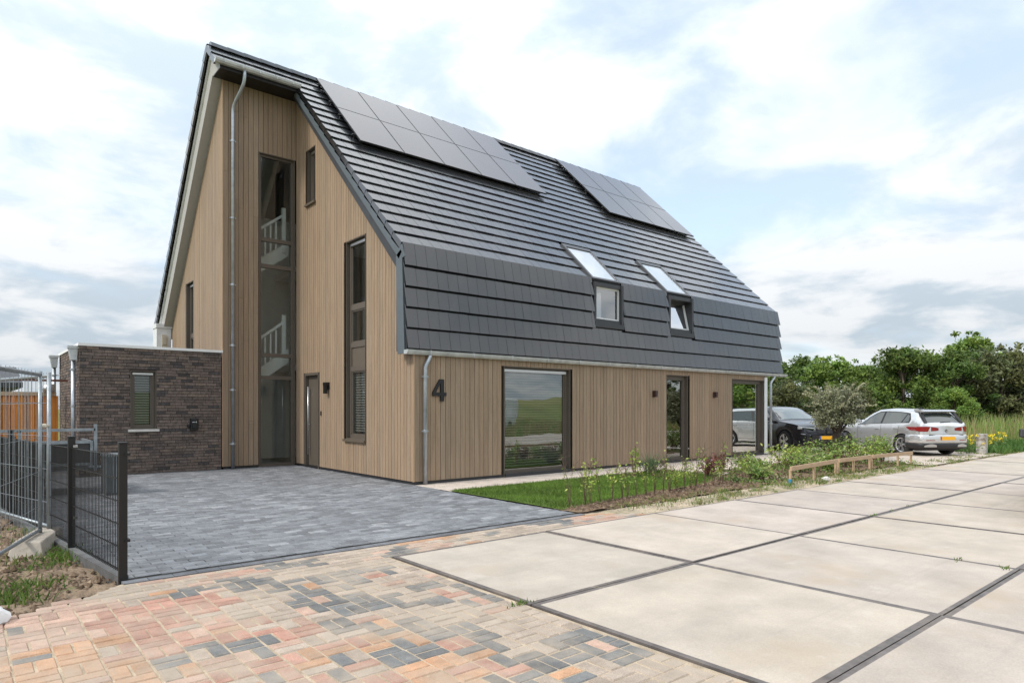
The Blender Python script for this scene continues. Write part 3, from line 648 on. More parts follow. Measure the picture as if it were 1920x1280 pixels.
def ok(x, y):
    if x > -14 and y > -16 and y < -4.60 and x < SX0 - .02 or (y > -5.12 and y < -4.62 and x < .55 + (-4.9 - y) * 1.2):
        if x < -5.72: return y < -4.58 + (x + 5.72) * .5 + .0 if x > -7 else y < -5.3 + (x + 7) * .32
        return True
    return False
def paver(a, b, y0, y1):
    cx, cy = (a + b) / 2, (y0 + y1) / 2
    if not ok(cx, cy) or not ok(a + .02, y1 - .02): return
    if b > SX0 - .01 and y0 < -5.16: b = SX0 - .012
    if b - a < .03: return
    e = .008; h = rnd.uniform(-.004, .003); c = ccol(cx, cy); s = rnd.uniform(-.003, .003)
    a += .004 + s; b -= .004 - s; y0 += .004; y1 -= .004
    m.face([(a + e, y0 + e, h), (b - e, y0 + e, h), (b - e, y1 - e, h), (a + e, y1 - e, h)], 0, c)
    for q in ([(a, y0), (b, y0), (b - e, y0 + e), (a + e, y0 + e)], [(b, y0), (b, y1), (b - e, y1 - e), (b - e, y0 + e)], [(b, y1), (a, y1), (a + e, y1 - e), (b - e, y1 - e)], [(a, y1), (a, y0), (a + e, y0 + e), (a + e, y1 - e)]):
        m.face([(*q[0], h - .01), (*q[1], h - .01), (*q[2], h), (*q[3], h)], 0, c)
U = .105
for r in range(5):                               # courses along the drive
    x = -14 + (r % 2) * U
    while x < 1.6: paver(x, x + 2 * U, -4.63 - (r + 1) * U, -4.63 - r * U); x += 2 * U
YT = -4.63 - 5 * U
for i in range(0, 60):                           # basket weave: pairs laid across and along in turn
    for j in range(-70, 8):
        x = j * 2 * U - .02; y = YT - (i + 1) * 2 * U
        if (i + j) % 2: paver(x, x + 2 * U, y, y + U); paver(x, x + 2 * U, y + U, y + 2 * U)
        else: paver(x, x + U, y, y + 2 * U); paver(x + U, x + 2 * U, y, y + 2 * U)
tag(m.build('pavement', [PAVC, SAND], recalc=False), kind='structure')
# concrete slabs with steel angle edges
m = MB(); P = 2.11
for i in range(0, 30):
    for j in range(0, 5):
        x0 = -3.43 + i * P; y1 = -5.17 - j * P + (.0)
        if i in (3, 4) and j == 0: pass
        x1, y0 = x0 + P, y1 - P; gk = .006; e = .036 + .012 * ((i * 7 + j * 3) % 3 == 0)
        dz = rnd.uniform(-.004, .004); t = rnd.uniform(.94, 1.05); c = (t, t * rnd.uniform(.985, 1.005), t * rnd.uniform(.96, 1.01)); z = .004 + dz
        sx, sy = rnd.uniform(-.006, .006), rnd.uniform(-.006, .006)
        a, b, c0, d = x0 + gk + sx, x1 - gk + sx, y0 + gk + sy, y1 - gk + sy
        es = [e * rnd.uniform(.6, 1.1) for _ in range(4)]
        if j == 0 and i > 4: es[2] = .004
        m.face([(a + es[0], c0 + es[1], z), (b - es[3], c0 + es[1], z), (b - es[3], d - es[2], z), (a + es[0], d - es[2], z)], 0, c)
        for q in ([(a, c0), (b, c0), (b - es[3], c0 + es[1]), (a + es[0], c0 + es[1])], [(b, c0), (b, d), (b - es[3], d - es[2]), (b - es[3], c0 + es[1])], [(b, d), (a, d), (a + es[0], d - es[2]), (b - es[3], d - es[2])], [(a, d), (a, c0), (a + es[0], c0 + es[1]), (a + es[0], d - es[2])]):
            m.face([(*p, z) for p in q], 1, (1, 1, 1))
        for (p, q) in (((a, c0), (b, c0)), ((b, c0), (b, d)), ((b, d), (a, d)), ((a, d), (a, c0))): m.face([(*p, z), (*q, z), (*q, z - .06), (*p, z - .06)], 1)
tag(m.build('road', [CONC, ANGLE], recalc=False), kind='structure')
sheet('road_bed', [(SX0, -15.8), (70, -15.8), (70, -5.15), (SX0, -5.15)], -.03, SAND)
# lawn, gravel, soil, verge
bumpy('verge', -.1, 24, -5.17, -3.6, -.02, .016, VERGE, 200, 24, lambda x, y: not (x < .95 and y < -4.62 - x * .55))
sheet('lawn', [(0.0, -4.12), (.9, -4.0), (2.8, -3.72), (4.6, -3.55), (6.1, -2.9), (6.3, -1.22), (0.0, -1.22)], .012, GRASSM)
bumpy('planting_bed', -.02, 13.6, -4.45, -2.0, .0, .02, SOIL, 130, 26, lambda x, y: (y < -3.98 + .16 * max(0, x - .6) and y > -4.42) if x < 5.2 else (y > -4.4))
sheet('gravel_strip', [(.02, -1.24), (22, -1.24), (22, .3), (.02, .3)], -.004, GRAV)
sheet('terrace', [(6.2, -2.9), (8, -2.2), (11, -1.9), (14, -2.2), (14, -1.2), (6.2, -1.2)], .004, GRAV)
sheet('parking_bay', [(12.6, -5.0), (20.2, -5.0), (21.5, -3.6), (25.5, 4), (22, 9), (13.4, 9), (13.4, -2), (12.9, -3)], .010, M('pale_paving', (.50, .42, .35), .85, var=.18, vscale=2, bump=.4, bscale=40, fine=.15, fscale=90))
bumpy('dirt_patch', -14, -5.5, -8.5, 9, -.045, .034, DIRT, 200, 320, lambda x, y: x < fx(y) - .02 and (y > -4.62 + (x + 5.72) * .5 if x > -7 else y > -5.26 + (x + 7) * .32))
sheet('far_path', [(21, -5.2), (70, -5.2), (70, -2.6), (34, -2.6), (25, -3.4)], -.05, M('far_concrete', (.5, .45, .38), .85, var=.15, vscale=1))
# grassy bank across the road, seen in the windows
m = MB()
for a, b in zip(np.linspace(-80, 160, 61), np.linspace(-76, 164, 61)):
    h0, h1 = 2.6 + .35 * math.sin(a * .13), 2.6 + .35 * math.sin(b * .13)
    for (y0, z0), (y1, z1) in zip([(-38, -.05), (-44, .75), (-50, 1), (-62, .2)], [(-44, .75), (-50, 1), (-62, .2), (-80, -.05)]):
        m.face([(a, y0, z0 * h0), (b, y0, z0 * h1), (b, y1, z1 * h1), (a, y1, z1 * h0)])
tag(m.build('grass_bank', GROUND, smooth=True), kind='structure')

# ================================================================== PLANTS
def blades(mb, pts, h, wd, cols, lean=.35, seg=1):
    for (x, y, z) in pts:
        a = rnd.uniform(0, 6.283); hh = h * rnd.uniform(.6, 1.25); l = hh * rnd.uniform(0, lean); b = rnd.uniform(0, 6.283)
        dx, dy = math.cos(a) * wd, math.sin(a) * wd; ex, ey = math.cos(b) * l, math.sin(b) * l; c = rnd.choice(cols); t = rnd.uniform(.75, 1.25); c = (c[0] * t, c[1] * t, c[2] * t)
        mb.face([(x - dx, y - dy, z), (x + dx, y + dy, z), (x + ex * .5 + dx * .6, y + ey * .5 + dy * .6, z + hh * .6), (x + ex, y + ey, z + hh), (x + ex * .5 - dx * .6, y + ey * .5 - dy * .6, z + hh * .6)], 0, c)
def inpoly(x, y, P):
    r = False; j = len(P) - 1
    for i in range(len(P)):
        if (P[i][1] > y) != (P[j][1] > y) and x < (P[j][0] - P[i][0]) * (y - P[i][1]) / (P[j][1] - P[i][1]) + P[i][0]: r = not r
        j = i
    return r
LP = [(0.02, -4.1), (.9, -3.98), (2.8, -3.7), (4.6, -3.5), (6.05, -2.9), (6.25, -1.25), (0.02, -1.25)]
pts = []
while len(pts) < 26000:
    x, y = rnd.uniform(0, 6.3), rnd.uniform(-4.2, -1.2)
    if inpoly(x, y, LP): pts.append((x, y, .01))
m = MB(); blades(m, pts, .045, .005, [(1, 1, 1), (1.1, 1.05, 1), (.85, .9, .9)], .8); tag(m.build('lawn_grass', LAWNB, recalc=False), kind='stuff')
# weeds on verge, dirt
GRN = [(.10, .19, .03), (.14, .22, .04), (.20, .23, .07), (.08, .15, .03)]
m = MB()
for _ in range(420):
    x = rnd.uniform(.6, 21); y = rnd.uniform(-5.1, -4.35) if rnd.random() < .8 else rnd.uniform(-4.9, -4.0)
    if x < 1.2 and y < -4.7: continue
    n = rnd.randint(6, 22); s = rnd.uniform(.04, .14); blades(m, [(x + rnd.gauss(0, s), y + rnd.gauss(0, s * .6), .0) for _ in range(n)], rnd.uniform(.02, .08), .007, GRN + [(.34, .30, .13), (.30, .28, .12), (.17, .24, .05)], 1.1)
for _ in range(120):
    y = rnd.uniform(-6.3, 4); x = fx(max(y, -4.4)) - rnd.uniform(.12, 1.9)
    if y < -4.4: x = -6.2 - (-4.4 - y) * .9 - rnd.uniform(0, 1)
    n = rnd.randint(8, 30); s = rnd.uniform(.03, .12); blades(m, [(x + rnd.gauss(0, s), y + rnd.gauss(0, s), -.04) for _ in range(n)], rnd.uniform(.04, .13), .007, GRN, .9)
for (x, y) in ((-6.45, -4.55), (-6.55, -4.3), (-6.3, -4.1), (-6.75, -4.7), (-6.0, -3.05), (-5.98, -2.7), (-6.7, -3.9)):
    blades(m, [(x + rnd.gauss(0, .12), y + rnd.gauss(0, .12), -.04) for _ in range(120)], .085, .008, GRN, 1.2)
for (x, y, n) in ((-3.46, -7.22, 40), (.75, -9.3, 14), (.79, -8.9, 12), (-1.3, -11.5, 10), (3.0, -7.27, 14), (3.6, -7.27, 10), (4.4, -7.27, 10)):
    blades(m, [(x + rnd.gauss(0, .06), y + rnd.gauss(0, .02), .0) for _ in range(n)], .03, .006, GRN, .9)
tag(m.build('weeds', MEADB, recalc=False), kind='stuff')
# clods and pebbles
m = MB(); PB = MB()
def clod(mb, x, y, z, r, c):
    a = [rnd.uniform(.6, 1.2) * r for _ in range(6)]; p = [(x + a[0], y, z), (x, y + a[1], z), (x - a[2], y, z), (x, y - a[3], z), (x + rnd.uniform(-.3, .3) * r, y + rnd.uniform(-.3, .3) * r, z + a[4] * .8)]
    t = rnd.uniform(.6, 1.25); c = (c[0] * t, c[1] * t, c[2] * t)
    for k in range(4): mb.face([p[k], p[(k + 1) % 4], p[4]], 0, c)
for _ in range(2600):
    y = rnd.uniform(-6, 2.5); x = fx(max(y, -4.4)) - rnd.uniform(.04, 1.6)
    if y < -4.45: x = -5.85 - (-4.4 - y) * .9 - rnd.uniform(0, 1.2)
    clod(m, x, y, -.022, rnd.uniform(.008, .045), rnd.choice([(.20, .14, .095), (.13, .09, .06), (.27, .2, .14)]))
for _ in range(3200):
    x = rnd.uniform(.1, 6.0) if rnd.random() < .6 else rnd.uniform(6, 13); clod(m, x, rnd.uniform(-4.42, -3.98 + .16 * max(0, min(x, 5.2) - .6) + (1.2 if x > 5.2 else 0)), .008, rnd.uniform(.008, .04), rnd.choice([(.17, .115, .08), (.12, .08, .055), (.22, .16, .11)]))
tag(m.build('soil_clods', M('clod_soil', (1, 1, 1), .95, spec=.1, attr=True), recalc=False), kind='stuff')
for _ in range(1500):
    x = rnd.uniform(.5, 20); clod(PB, x, rnd.uniform(-5.15, -4.45), -.012, rnd.uniform(.005, .02), rnd.choice([(.42, .36, .28), (.3, .25, .2), (.5, .45, .38)]))
tag(PB.build('verge_pebbles', bpy.data.materials['clod_soil'], recalc=False), kind='stuff')
# tall grass meadow beyond the car
m = MB(); MC = [(.20, .30, .07), (.26, .32, .09), (.40, .30, .17), (.15, .27, .06), (.34, .36, .13), (.36, .24, .14)]
pts = []
for _ in range(26000):
    d = rnd.uniform(22, 52) if rnd.random() < .75 else rnd.uniform(24, 34); az = R_(rnd.uniform(9, 34))
    x, y = -6.75 + d * math.cos(az), -11 + d * math.sin(az)
    if y < -2.3 or x < 15 or (x < 25 and y < 4.0 + (x - 22) * .3 and x < 24.6) : continue
    if y > 9 and x < 20: continue
    pts.append((x, y, -.09))
big = [p for p in pts]
blades(m, [p for p in big if rnd.random() < .55], .80, .016, MC, .5); blades(m, [p for p in big if p[0] > 29 or p[1] > 4], 1.15, .018, [(.27, .33, .10), (.40, .34, .18), (.18, .27, .07), (.22, .32, .08)], .4); tag(m.build('meadow_grass', MEADB, recalc=False), kind='stuff')
# low green cover with yellow flowers by the bollard
m = MB()
pts = []
for _ in range(2600):
    x, y = rnd.uniform(19.2, 27), rnd.uniform(-5.0, -3.4)
    pts.append((x, y, -.02))
blades(m, pts, .26, .03, [(.06, .14, .025), (.09, .18, .04), (.12, .2, .05)], .9); tag(m.build('ground_cover', MEADB, recalc=False), kind='stuff')

m = MB(); pts = [(rnd.uniform(0, 50), -16.3 - 22 * rnd.random() ** 1.3, -.09) for _ in range(15000)]
blades(m, pts, .62, .035, MC, .6); tag(m.build('roadside_grass', MEADB, recalc=False), kind='stuff')
def leafcloud(mb, c, rad, n, size, cols, flat=.0, shell=.5):
    c = np.array(c); rad = np.array(rad, float)
    for _ in range(n):
        d = nr.normal(size=3); d /= np.linalg.norm(d) + 1e-9; r = nr.uniform(shell, 1) if shell < 1 else 1
        p = c + d * rad * r * nr.uniform(.8, 1.12) * (1.45 if nr.uniform() < .12 else 1)
        u = nr.normal(size=3); u[2] *= (1 - flat); u /= np.linalg.norm(u); v = np.cross(u, nr.normal(size=3)); v /= np.linalg.norm(v) + 1e-9
        s = size * nr.uniform(.6, 1.3); k = cols[nr.randint(len(cols))]; t = nr.uniform(.7, 1.3)
        mb.face([p - u * s, p + v * s * .45, p + u * s, p - v * s * .45], 0, (k[0] * t, k[1] * t, k[2] * t))
def tree_mesh(seed, H, Wd, cols, nl=19000, leaf=.12):
    global nr, rnd
    s1, s2 = nr, rnd; nr = np.random.RandomState(seed); rnd = random.Random(seed)
    tr = MB(); cr = MB()
    tr.tube([(0, 0, -.1), (rnd.uniform(-.1, .1), 0, H * .25), (rnd.uniform(-.2, .2), rnd.uniform(-.2, .2), H * .55), (rnd.uniform(-.3, .3), 0, H * .85)], [.15, .12, .08, .03], 8)
    cl = []
    for k in range(95):
        z = H * rnd.uniform(.03, .97); env = Wd * .56 * math.sin(math.pi * min(1, (z / H * .80 + .16))) ** .7
        a = rnd.uniform(0, 6.283); r = env * math.sqrt(rnd.uniform(.05, 1)); p = (r * math.cos(a), r * math.sin(a), z); cl.append((p, rnd.uniform(.3, .85) * Wd * .17))
        if k < 16: tr.tube([(0, 0, z * .6), (p[0] * .5, p[1] * .5, z * .85), p], [.05, .035, .012], 5)
    for k in range(16):
        a = rnd.uniform(0, 6.283); r = Wd * .42 * rnd.random(); cl.append(((r * math.cos(a), r * math.sin(a), H * rnd.uniform(.84, 1.07)), rnd.uniform(.12, .35) * Wd * .16))
    tot = sum(q[1] ** 2 for q in cl)
    for p, r in cl:
        t = rnd.uniform(.76, 1.26); w_ = rnd.uniform(-.10, .16); cs = [(c[0] * t * (1 + w_), c[1] * t, c[2] * t * (1 - w_)) for c in cols]
        leafcloud(cr, p, (r * 1.2, r * 1.2, r * .95), int(nl * r * r / tot), leaf, cs, .2, .2)
    nr, rnd = s1, s2
    return tr, cr
DG = [(.105, .17, .036), (.135, .21, .045), (.08, .14, .033)]; MG = [(.145, .235, .042), (.19, .285, .058), (.12, .20, .04)]; OG = [(.13, .155, .06), (.155, .175, .075), (.11, .13, .06)]
protos = []
for k, (cols, H, Wd) in enumerate(((DG, 5.2, 5.0), (MG, 5.2, 4.8), (DG, 6.0, 4.6), (OG, 4.6, 5.0), (MG, 6.4, 4.4))):
    tr, cr = tree_mesh(40 + k, H, Wd, cols)
    protos.append((tr.build('trunk', BARK, smooth=True), cr.build('crown', LEAF, recalc=False)))
C0 = Vector((-6.748, -11.014, 0)); RR = Vector((.766 * 1.0, -.643, 0)); 
Dv = Vector((math.cos(R_(49.972)), math.sin(R_(49.972)), 0)); Rv = Vector((math.sin(R_(49.972)), -math.cos(R_(49.972)), 0))
def at(px, d): return C0 + Dv * d + Rv * ((px - 960) / 1226.3 * d)
used = set()
def tree(px, d, k, sc_, label, group='trees in the green row behind the parked cars', rz=None, zs=None):
    p = at(px, d); o = bpy.data.objects.new('tree', None); COL.objects.link(o); o.location = (p.x, p.y, -.09); o.rotation_euler = (0, 0, rnd.uniform(0, 6.28) if rz is None else rz); o.scale = (sc_, sc_, zs or sc_)
    tag(o, label, 'tree', group)
    for q in protos[k]:
        c = q if k not in used else q.copy()
        if k in used: COL.objects.link(c)
        c.parent = o
    used.add(k); return o
tree(1440, 38, 0, .80, 'dark green tree half hidden behind the right corner of the house', zs=.80)
tree(1506, 44, 2, .80, 'narrow dark tree rising right above the windscreen of the black car', zs=.80)
tree(1562, 40, 1, .86, 'bright green tree straight behind the silvery olive shrub', zs=.86)
tree(1622, 46, 0, .95, 'broad dark tree behind the bonnet of the silver hatchback', zs=.86)
tree(1692, 41, 0, .90, 'dark spreading tree behind the roof of the silver hatchback', zs=1.0)
tree(1735, 45, 4, .88, 'pale green tree behind the rear window of the silver hatchback', zs=.83)
tree(1785, 40, 2, .90, 'dense dark tree just right of the silver hatchback, in the row', zs=.80)
tree(1826, 44, 4, .95, 'tallest tree of the green row, its loose top standing above the others', zs=1.0)
tree(1876, 40, 3, .95, 'dull olive green tree next to the tallest tree of the row', zs=1.08)
tree(1908, 47, 2, 1.0, 'slender dark tree peeping out behind the dull olive tree', zs=.90)
tree(1955, 41, 1, .95, 'bright green tree cut off by the right edge of the photo', zs=.92)
tree(1655, 52, 2, 1.0, 'hazy dark tree standing deeper in the row, over the hatchback bonnet', zs=.78)
tree(1480, 35, 3, .60, 'low yellowish bushy tree right beside the downpipe at the house corner', zs=.62)
tree(1600, 37, 3, .55, 'low scrubby tree in the long grass between olive shrub and hatchback', zs=.60)
tree(1790, 36, 1, .50, 'small round tree in the long grass right of the hatchback roof', zs=.50)
for k, (x, y, s) in enumerate(((40, -15, .95), (47, -22, 1.1), (55, -17, 1.0), (48, -30, 1.0), (64, -26, 1.1), (74, -18, 1.1))):
    o = tree(0, 10, (k * 2 + 1) % 5, s, 'tree across the road, seen only as a dark reflection in the right windows', 'trees across the road'); o.location = (x, y, -.09)

def shrub(px_or_xy, H, Wd, cols, n, leaf, label, name='shrub', cat='shrub', group=None, stems=7, stemcol=STEM, z0=.0):
    x, y = px_or_xy; o = thing(name, (x, y, z0), label, cat, group, world=False)
    s = MB(); f = MB()
    for k in range(stems):
        a = rnd.uniform(0, 6.28); r = Wd * .5 * rnd.uniform(.2, 1); top = Vector((r * math.cos(a), r * math.sin(a), H * rnd.uniform(.65, 1.0)))
        mid = top * .5 + Vector((rnd.uniform(-.05, .05), rnd.uniform(-.05, .05), H * .08)); s.tube([(r * .12 * math.cos(a), r * .12 * math.sin(a), -.03), mid, top], [.012, .009, .004], 5)
        ln = n // stems
        for q in range(ln):
            t = rnd.uniform(.25, 1.05); b = mid.lerp(top, (t - .5) * 2) if t > .5 else Vector((0, 0, 0)).lerp(mid, t * 2)
            b = b + Vector((rnd.gauss(0, Wd * .09), rnd.gauss(0, Wd * .09), rnd.gauss(0, H * .05)))
            leafcloud(f, b, (.01, .01, .01), 1, leaf, cols, .3)
    s.build('stems', stemcol, o, local=True); f.build('leaves', LEAF, o, recalc=False, local=True); return o
BR = [(.20, .32, .06), (.27, .37, .09), (.13, .23, .05), (.32, .40, .12)]
YG = [(.38, .48, .09), (.48, .54, .14), (.28, .40, .07)]
RD = [(.16, .06, .045), (.22, .09, .06), (.11, .05, .04)]
# low growth between the shrubs
m = MB()
for _ in range(5200):
    x = rnd.uniform(5.0, 13.2); y = rnd.uniform(-4.42, -2.3) if x > 5.8 else rnd.uniform(-4.4, -3.3)
    if math.sin(x * 2.3 + 1.7 * math.sin(y * 3)) + math.sin(y * 4.1 + x) < -.35: continue
    leafcloud(m, (x, y, rnd.uniform(.01, .16) * (1 + .8 * math.sin(x * 1.9))), (.02,) * 3, 1, rnd.uniform(.02, .045), [(.13, .22, .05), (.18, .27, .06), (.09, .15, .04), (.22, .27, .09), (.16, .10, .06)])
tag(m.build('bed_cover', LEAF, recalc=False), kind='stuff')
# hedge saplings along the lawn
for k in range(24):
    x = .35 + k * .235 + rnd.uniform(-.05, .05); y = -3.98 + .04 * x + rnd.uniform(-.06, .06); H = rnd.uniform(.5, .82)
    leafy = [0.1, .2, 1, .25, .9, .15, .3, .12, .5, .1][k % 10]
    o = thing('sapling', (x, y, 0), 'thin hedge sapling with %s in the row along the lawn' % ('bright yellow green leaf tips' if leafy > .4 else 'bare brown twigs and few leaves'), 'sapling', 'hedge saplings along the lawn', world=False)
    s = MB(); f = MB()
    for q in range(rnd.randint(2, 5)):
        top = Vector((rnd.uniform(-.14, .14), rnd.uniform(-.14, .14), H * rnd.uniform(.7, 1.05))); mid = Vector((top.x * .3 + rnd.uniform(-.03, .03), top.y * .3, top.z * .5)); s.tube([(0, 0, -.03), mid, top], [.0055, .004, .002], 5)
        for r in range(5):
            t = rnd.uniform(.3, .95); b = mid.lerp(top, t); s.tube([b, b + Vector((rnd.uniform(-.12, .12), rnd.uniform(-.12, .12), rnd.uniform(.03, .14)))], [.003, .0015], 4)
        for r in range(int(5 + 34 * leafy)):
            b = mid.lerp(top, rnd.uniform(-.2, 1.05)); leafcloud(f, b, (.05, .05, .05), 1, .026, YG if leafy > .4 else BR + YG, .3)
    s.build('stems', STEM, o, local=True); f.build('leaves', LEAF, o, recalc=False, local=True)
# shrubs in the bed behind the timber rail
SH = [((6.6, -3.4), .45, .7, BR, 'low green shrub at the left end of the planting bed, near the pale rail'),
      ((7.4, -2.9), .55, .8, BR, 'green bramble shrub behind the first rail of the low timber barrier'),
      ((8.2, -3.7), .55, .9, BR, 'leafy green shrub behind the first joint of the timber rail'),
      ((8.9, -2.9), .75, .9, YG, 'tall yellow green shrub in front of the black car wheel'),
      ((9.6, -3.6), .60, .9, BR, 'mid green shrub below the yellow plate of the black car'),
      ((10.1, -2.7), .85, 1.0, BR, 'tall leafy shrub in front of the black car bumper'),
      ((10.6, -3.7), .55, .9, RD + BR, 'reddish low shrub behind the middle of the timber rail'),
      ((11.3, -2.9), .85, 1.0, BR, 'dense green shrub at the foot of the olive trunk'),
      ((11.9, -3.6), .70, 1.0, YG + BR, 'yellow green shrub behind the last rail of the timber barrier'),
      ((12.6, -2.9), .95, 1.0, BR, 'tall shrub in front of the hatchback front wheel'),
      ((12.9, -3.7), .85, .9, BR, 'bushy shrub before the front door of the silver hatchback'),
      ((13.4, -3.3), .95, .8, YG + BR, 'tallest loose shrub, just left of the hatchback rear wheel'),
      ((9.0, -4.0), .35, .7, BR, 'low green clump right behind the timber rail posts'),
      ((6.0, -3.9), .35, .6, BR, 'small green clump beside the blue tipped rail post')]
for (p, H, Wd, cols, lab) in SH: shrub(p, H * .82, Wd * 1.2, cols, 480, .040, lab, group='shrubs in the planting bed', stems=13)
for k, (x, y, lab) in enumerate(((5.6, -2.9, 'dark red leaved plant nearest to the lawn'), (6.3, -2.55, 'dark red leaved plant in the middle of three by the gravel'), (7.0, -2.35, 'dark red leaved plant nearest to the large right window'))):
    shrub((x, y), .42, .5, RD, 220, .04, lab, 'red_plant', 'plant', 'dark red plants', 8)
shrub((4.4, -2.2 + .35), .75, .35, YG, 120, .035, 'slim young shrub with yellow green leaves before the narrow window', group='shrubs in the planting bed', stems=5)
o = thing('grass_tuft', (5.35, -1.55, 0), 'spiky blue green ornamental grass in front of the cladding', 'grass', world=False)
m = MB(); blades(m, [(rnd.gauss(0, .05), rnd.gauss(0, .05), 0) for _ in range(160)], .45, .008, [(.10, .16, .08), (.15, .2, .1)], 1.1); m.build('leaves', MEADB, o, recalc=False, local=True)
m = MB(); blades(m, [(rnd.gauss(0, .03), rnd.gauss(0, .03), 0) for _ in range(14)], .8, .003, [(.4, .3, .2)], .7); m.build('flower_stalks', MEADB, o, recalc=False, local=True)
# olive
ol = thing('olive_tree', (12.76, -2.51, 0), 'round silvery grey olive tree with dark trunk between the two cars', 'tree', world=False)
m = MB(); m.tube([(0, 0, -.05), (.03, .02, .35), (-.02, 0, .7), (.05, 0, 1.0)], [.17, .14, .12, .08], 9)
for k in range(16):
    a = rnd.uniform(0, 6.28); r = rnd.uniform(.4, .8); m.tube([(0, 0, .7), (r * .5 * math.cos(a), r * .5 * math.sin(a), 1.2), (r * math.cos(a), r * math.sin(a), rnd.uniform(1.35, 2.1))], [.04, .025, .008], 5)
m.build('trunk', M('olive_bark', (.06, .045, .035), .9, var=.3), ol, local=True)
m = MB()
for k in range(60):
    a = rnd.uniform(0, 6.28); ph_ = rnd.uniform(-.75, 1); r = .66 * math.sqrt(rnd.uniform(.1, 1)); p = (r * math.cos(a) * math.cos(ph_ * .9), r * math.sin(a) * math.cos(ph_ * .9), 1.42 + .55 * ph_)
    t = rnd.uniform(.7, 1.3); leafcloud(m, p, (.2, .2, .2), 120, .042, [(.27 * t, .285 * t, .17 * t), (.34 * t, .345 * t, .23 * t), (.20 * t, .22 * t, .12 * t)], 0, .2)
for k in range(26):
    a = rnd.uniform(0, 6.28); d = Vector((math.cos(a), math.sin(a), rnd.uniform(.1, 1.4))).normalized(); b = Vector((0, 0, 1.45)) + d * .65
    for q in range(34): leafcloud(m, b + d * rnd.uniform(0, .38), (.03, .03, .03), 1, .04, [(.45, .44, .28), (.36, .36, .22)])
m.build('crown', LEAF, ol, recalc=False, local=True)
# yellow flowers
for k, (x, y, lab) in enumerate(((18.75, -4.15, 'yellow flowering plant left of the concrete bollard'), (20.6, -4.3, 'yellow flowering plant right of the concrete bollard'), (21.9, -4.2, 'yellow flowering plant at the far right edge of the verge'))):
    o = thing('flowering_plant', (x, y, 0), lab, 'plant', 'yellow flowering plants', world=False)
    m = MB(); f = MB()
    for q in range(16):
        t = Vector((rnd.gauss(0, .2), rnd.gauss(0, .16), rnd.uniform(.3, .62))); m.tube([(t.x * .3, t.y * .3, -.05), t], [.008, .004], 4)
        f = MB(); leafcloud(f, t, (.05, .05, .05), 7, .035, [(1, 1, 1)]); f.build('blossom', YELL, o, recalc=False, local=True)
    for q in range(90): leafcloud(m, (rnd.gauss(0, .2), rnd.gauss(0, .16), rnd.uniform(.05, .35)), (.02,) * 3, 1, .05, [(1, 1, 1)])
    m.build('foliage', M('flower_green', (.10, .17, .04), .7), o, recalc=False, local=True)

# ================================================================== STREET FURNITURE
# timber barrier
tb = thing('timber_barrier', (9.2, -4.4, 0), 'low pale timber rail on short posts along the planting bed, one post tipped blue', 'barrier')
PX = [(5.83, -4.63), (7.05, -4.53), (8.45, -4.36), (8.62, -4.35), (9.40, -4.36), (10.40, -4.33), (10.52, -4.33), (12.0, -4.40), (12.72, -4.47)]
tops = [.34, .335, .335, .36, .33, .345, .35, .33, .335]
for k, (x, y) in enumerate(PX):
    m = MB(); m.box(x - .022, x + .022, y - .018, y + .022, -.1, tops[k] - .06 + (.05 if k in (3, 6, 8) else 0)); p = sub(tb, 'post', m, RAIL)
    if k == 0: m = MB(); m.box(x - .024, x + .024, y - .020, y + .024, -.02, .095); sub(p, 'blue_tip', m, M('blue_paint', (.03, .28, .5), .5))
for a, b in ((0, 2), (3, 5), (6, 8)):
    m = MB(); (x0, y0), (x1, y1) = PX[a], PX[b]; d = Vector((x1 - x0, y1 - y0, 0)).normalized(); nn = Vector((-d.y, d.x, 0)) * .018
    x0 -= d.x * .03; x1 += d.x * .03
    m.hexa([(x0 - nn.x, y0 - nn.y - .02, .26), (x1 - nn.x, y1 - nn.y - .02, .26), (x1 + nn.x, y1 + nn.y - .02, .26), (x0 + nn.x, y0 + nn.y - .02, .26), (x0 - nn.x, y0 - nn.y - .02, .345), (x1 - nn.x, y1 - nn.y - .02, .345), (x1 + nn.x, y1 + nn.y - .02, .345), (x0 + nn.x, y0 + nn.y - .02, .345)]); sub(tb, 'rail', m, RAIL)
# concrete bollard
m = MB(); m.box(18.85, 19.12, -4.6, -4.33, -.1, .66); tag(m.build('bollard', M('weathered_concrete', (.42, .40, .37), .9, var=.3, vscale=4, bump=.6, tint=((.16, .12, .07), 3, .5, .62)), bevel=.02), 'weathered square concrete block right of the silver hatchback', 'bollard')
def rock(name, loc, s, mat, label, cat, seed=1):
    bm = bmesh.new(); bmesh.ops.create_icosphere(bm, subdivisions=3, radius=1); r = random.Random(seed)
    from mathutils import noise as no
    for v in bm.verts:
        v.co *= 1 + .3 * no.noise(v.co * 1.6 + Vector((seed, 0, 0))); v.co = Vector((v.co.x * s[0], v.co.y * s[1], v.co.z * s[2]))
    me = bpy.data.meshes.new(name); bm.to_mesh(me); bm.free(); me.materials.append(mat); o = bpy.data.objects.new(name, me); COL.objects.link(o); o.location = loc; tag(o, label, cat); return o
rock('rock', (7.0, -4.8, .03), (.12, .07, .05), STONE, 'small pale stone on the sandy verge below the timber rail', 'stone', 3)
rock('rubble_piece', (-6.63, -5.16, .03), (.13, .10, .10), M('white_rubble', (.75, .75, .74), .8, var=.1), 'broken white lump lying on the dirt at the left edge', 'rubble', 8)
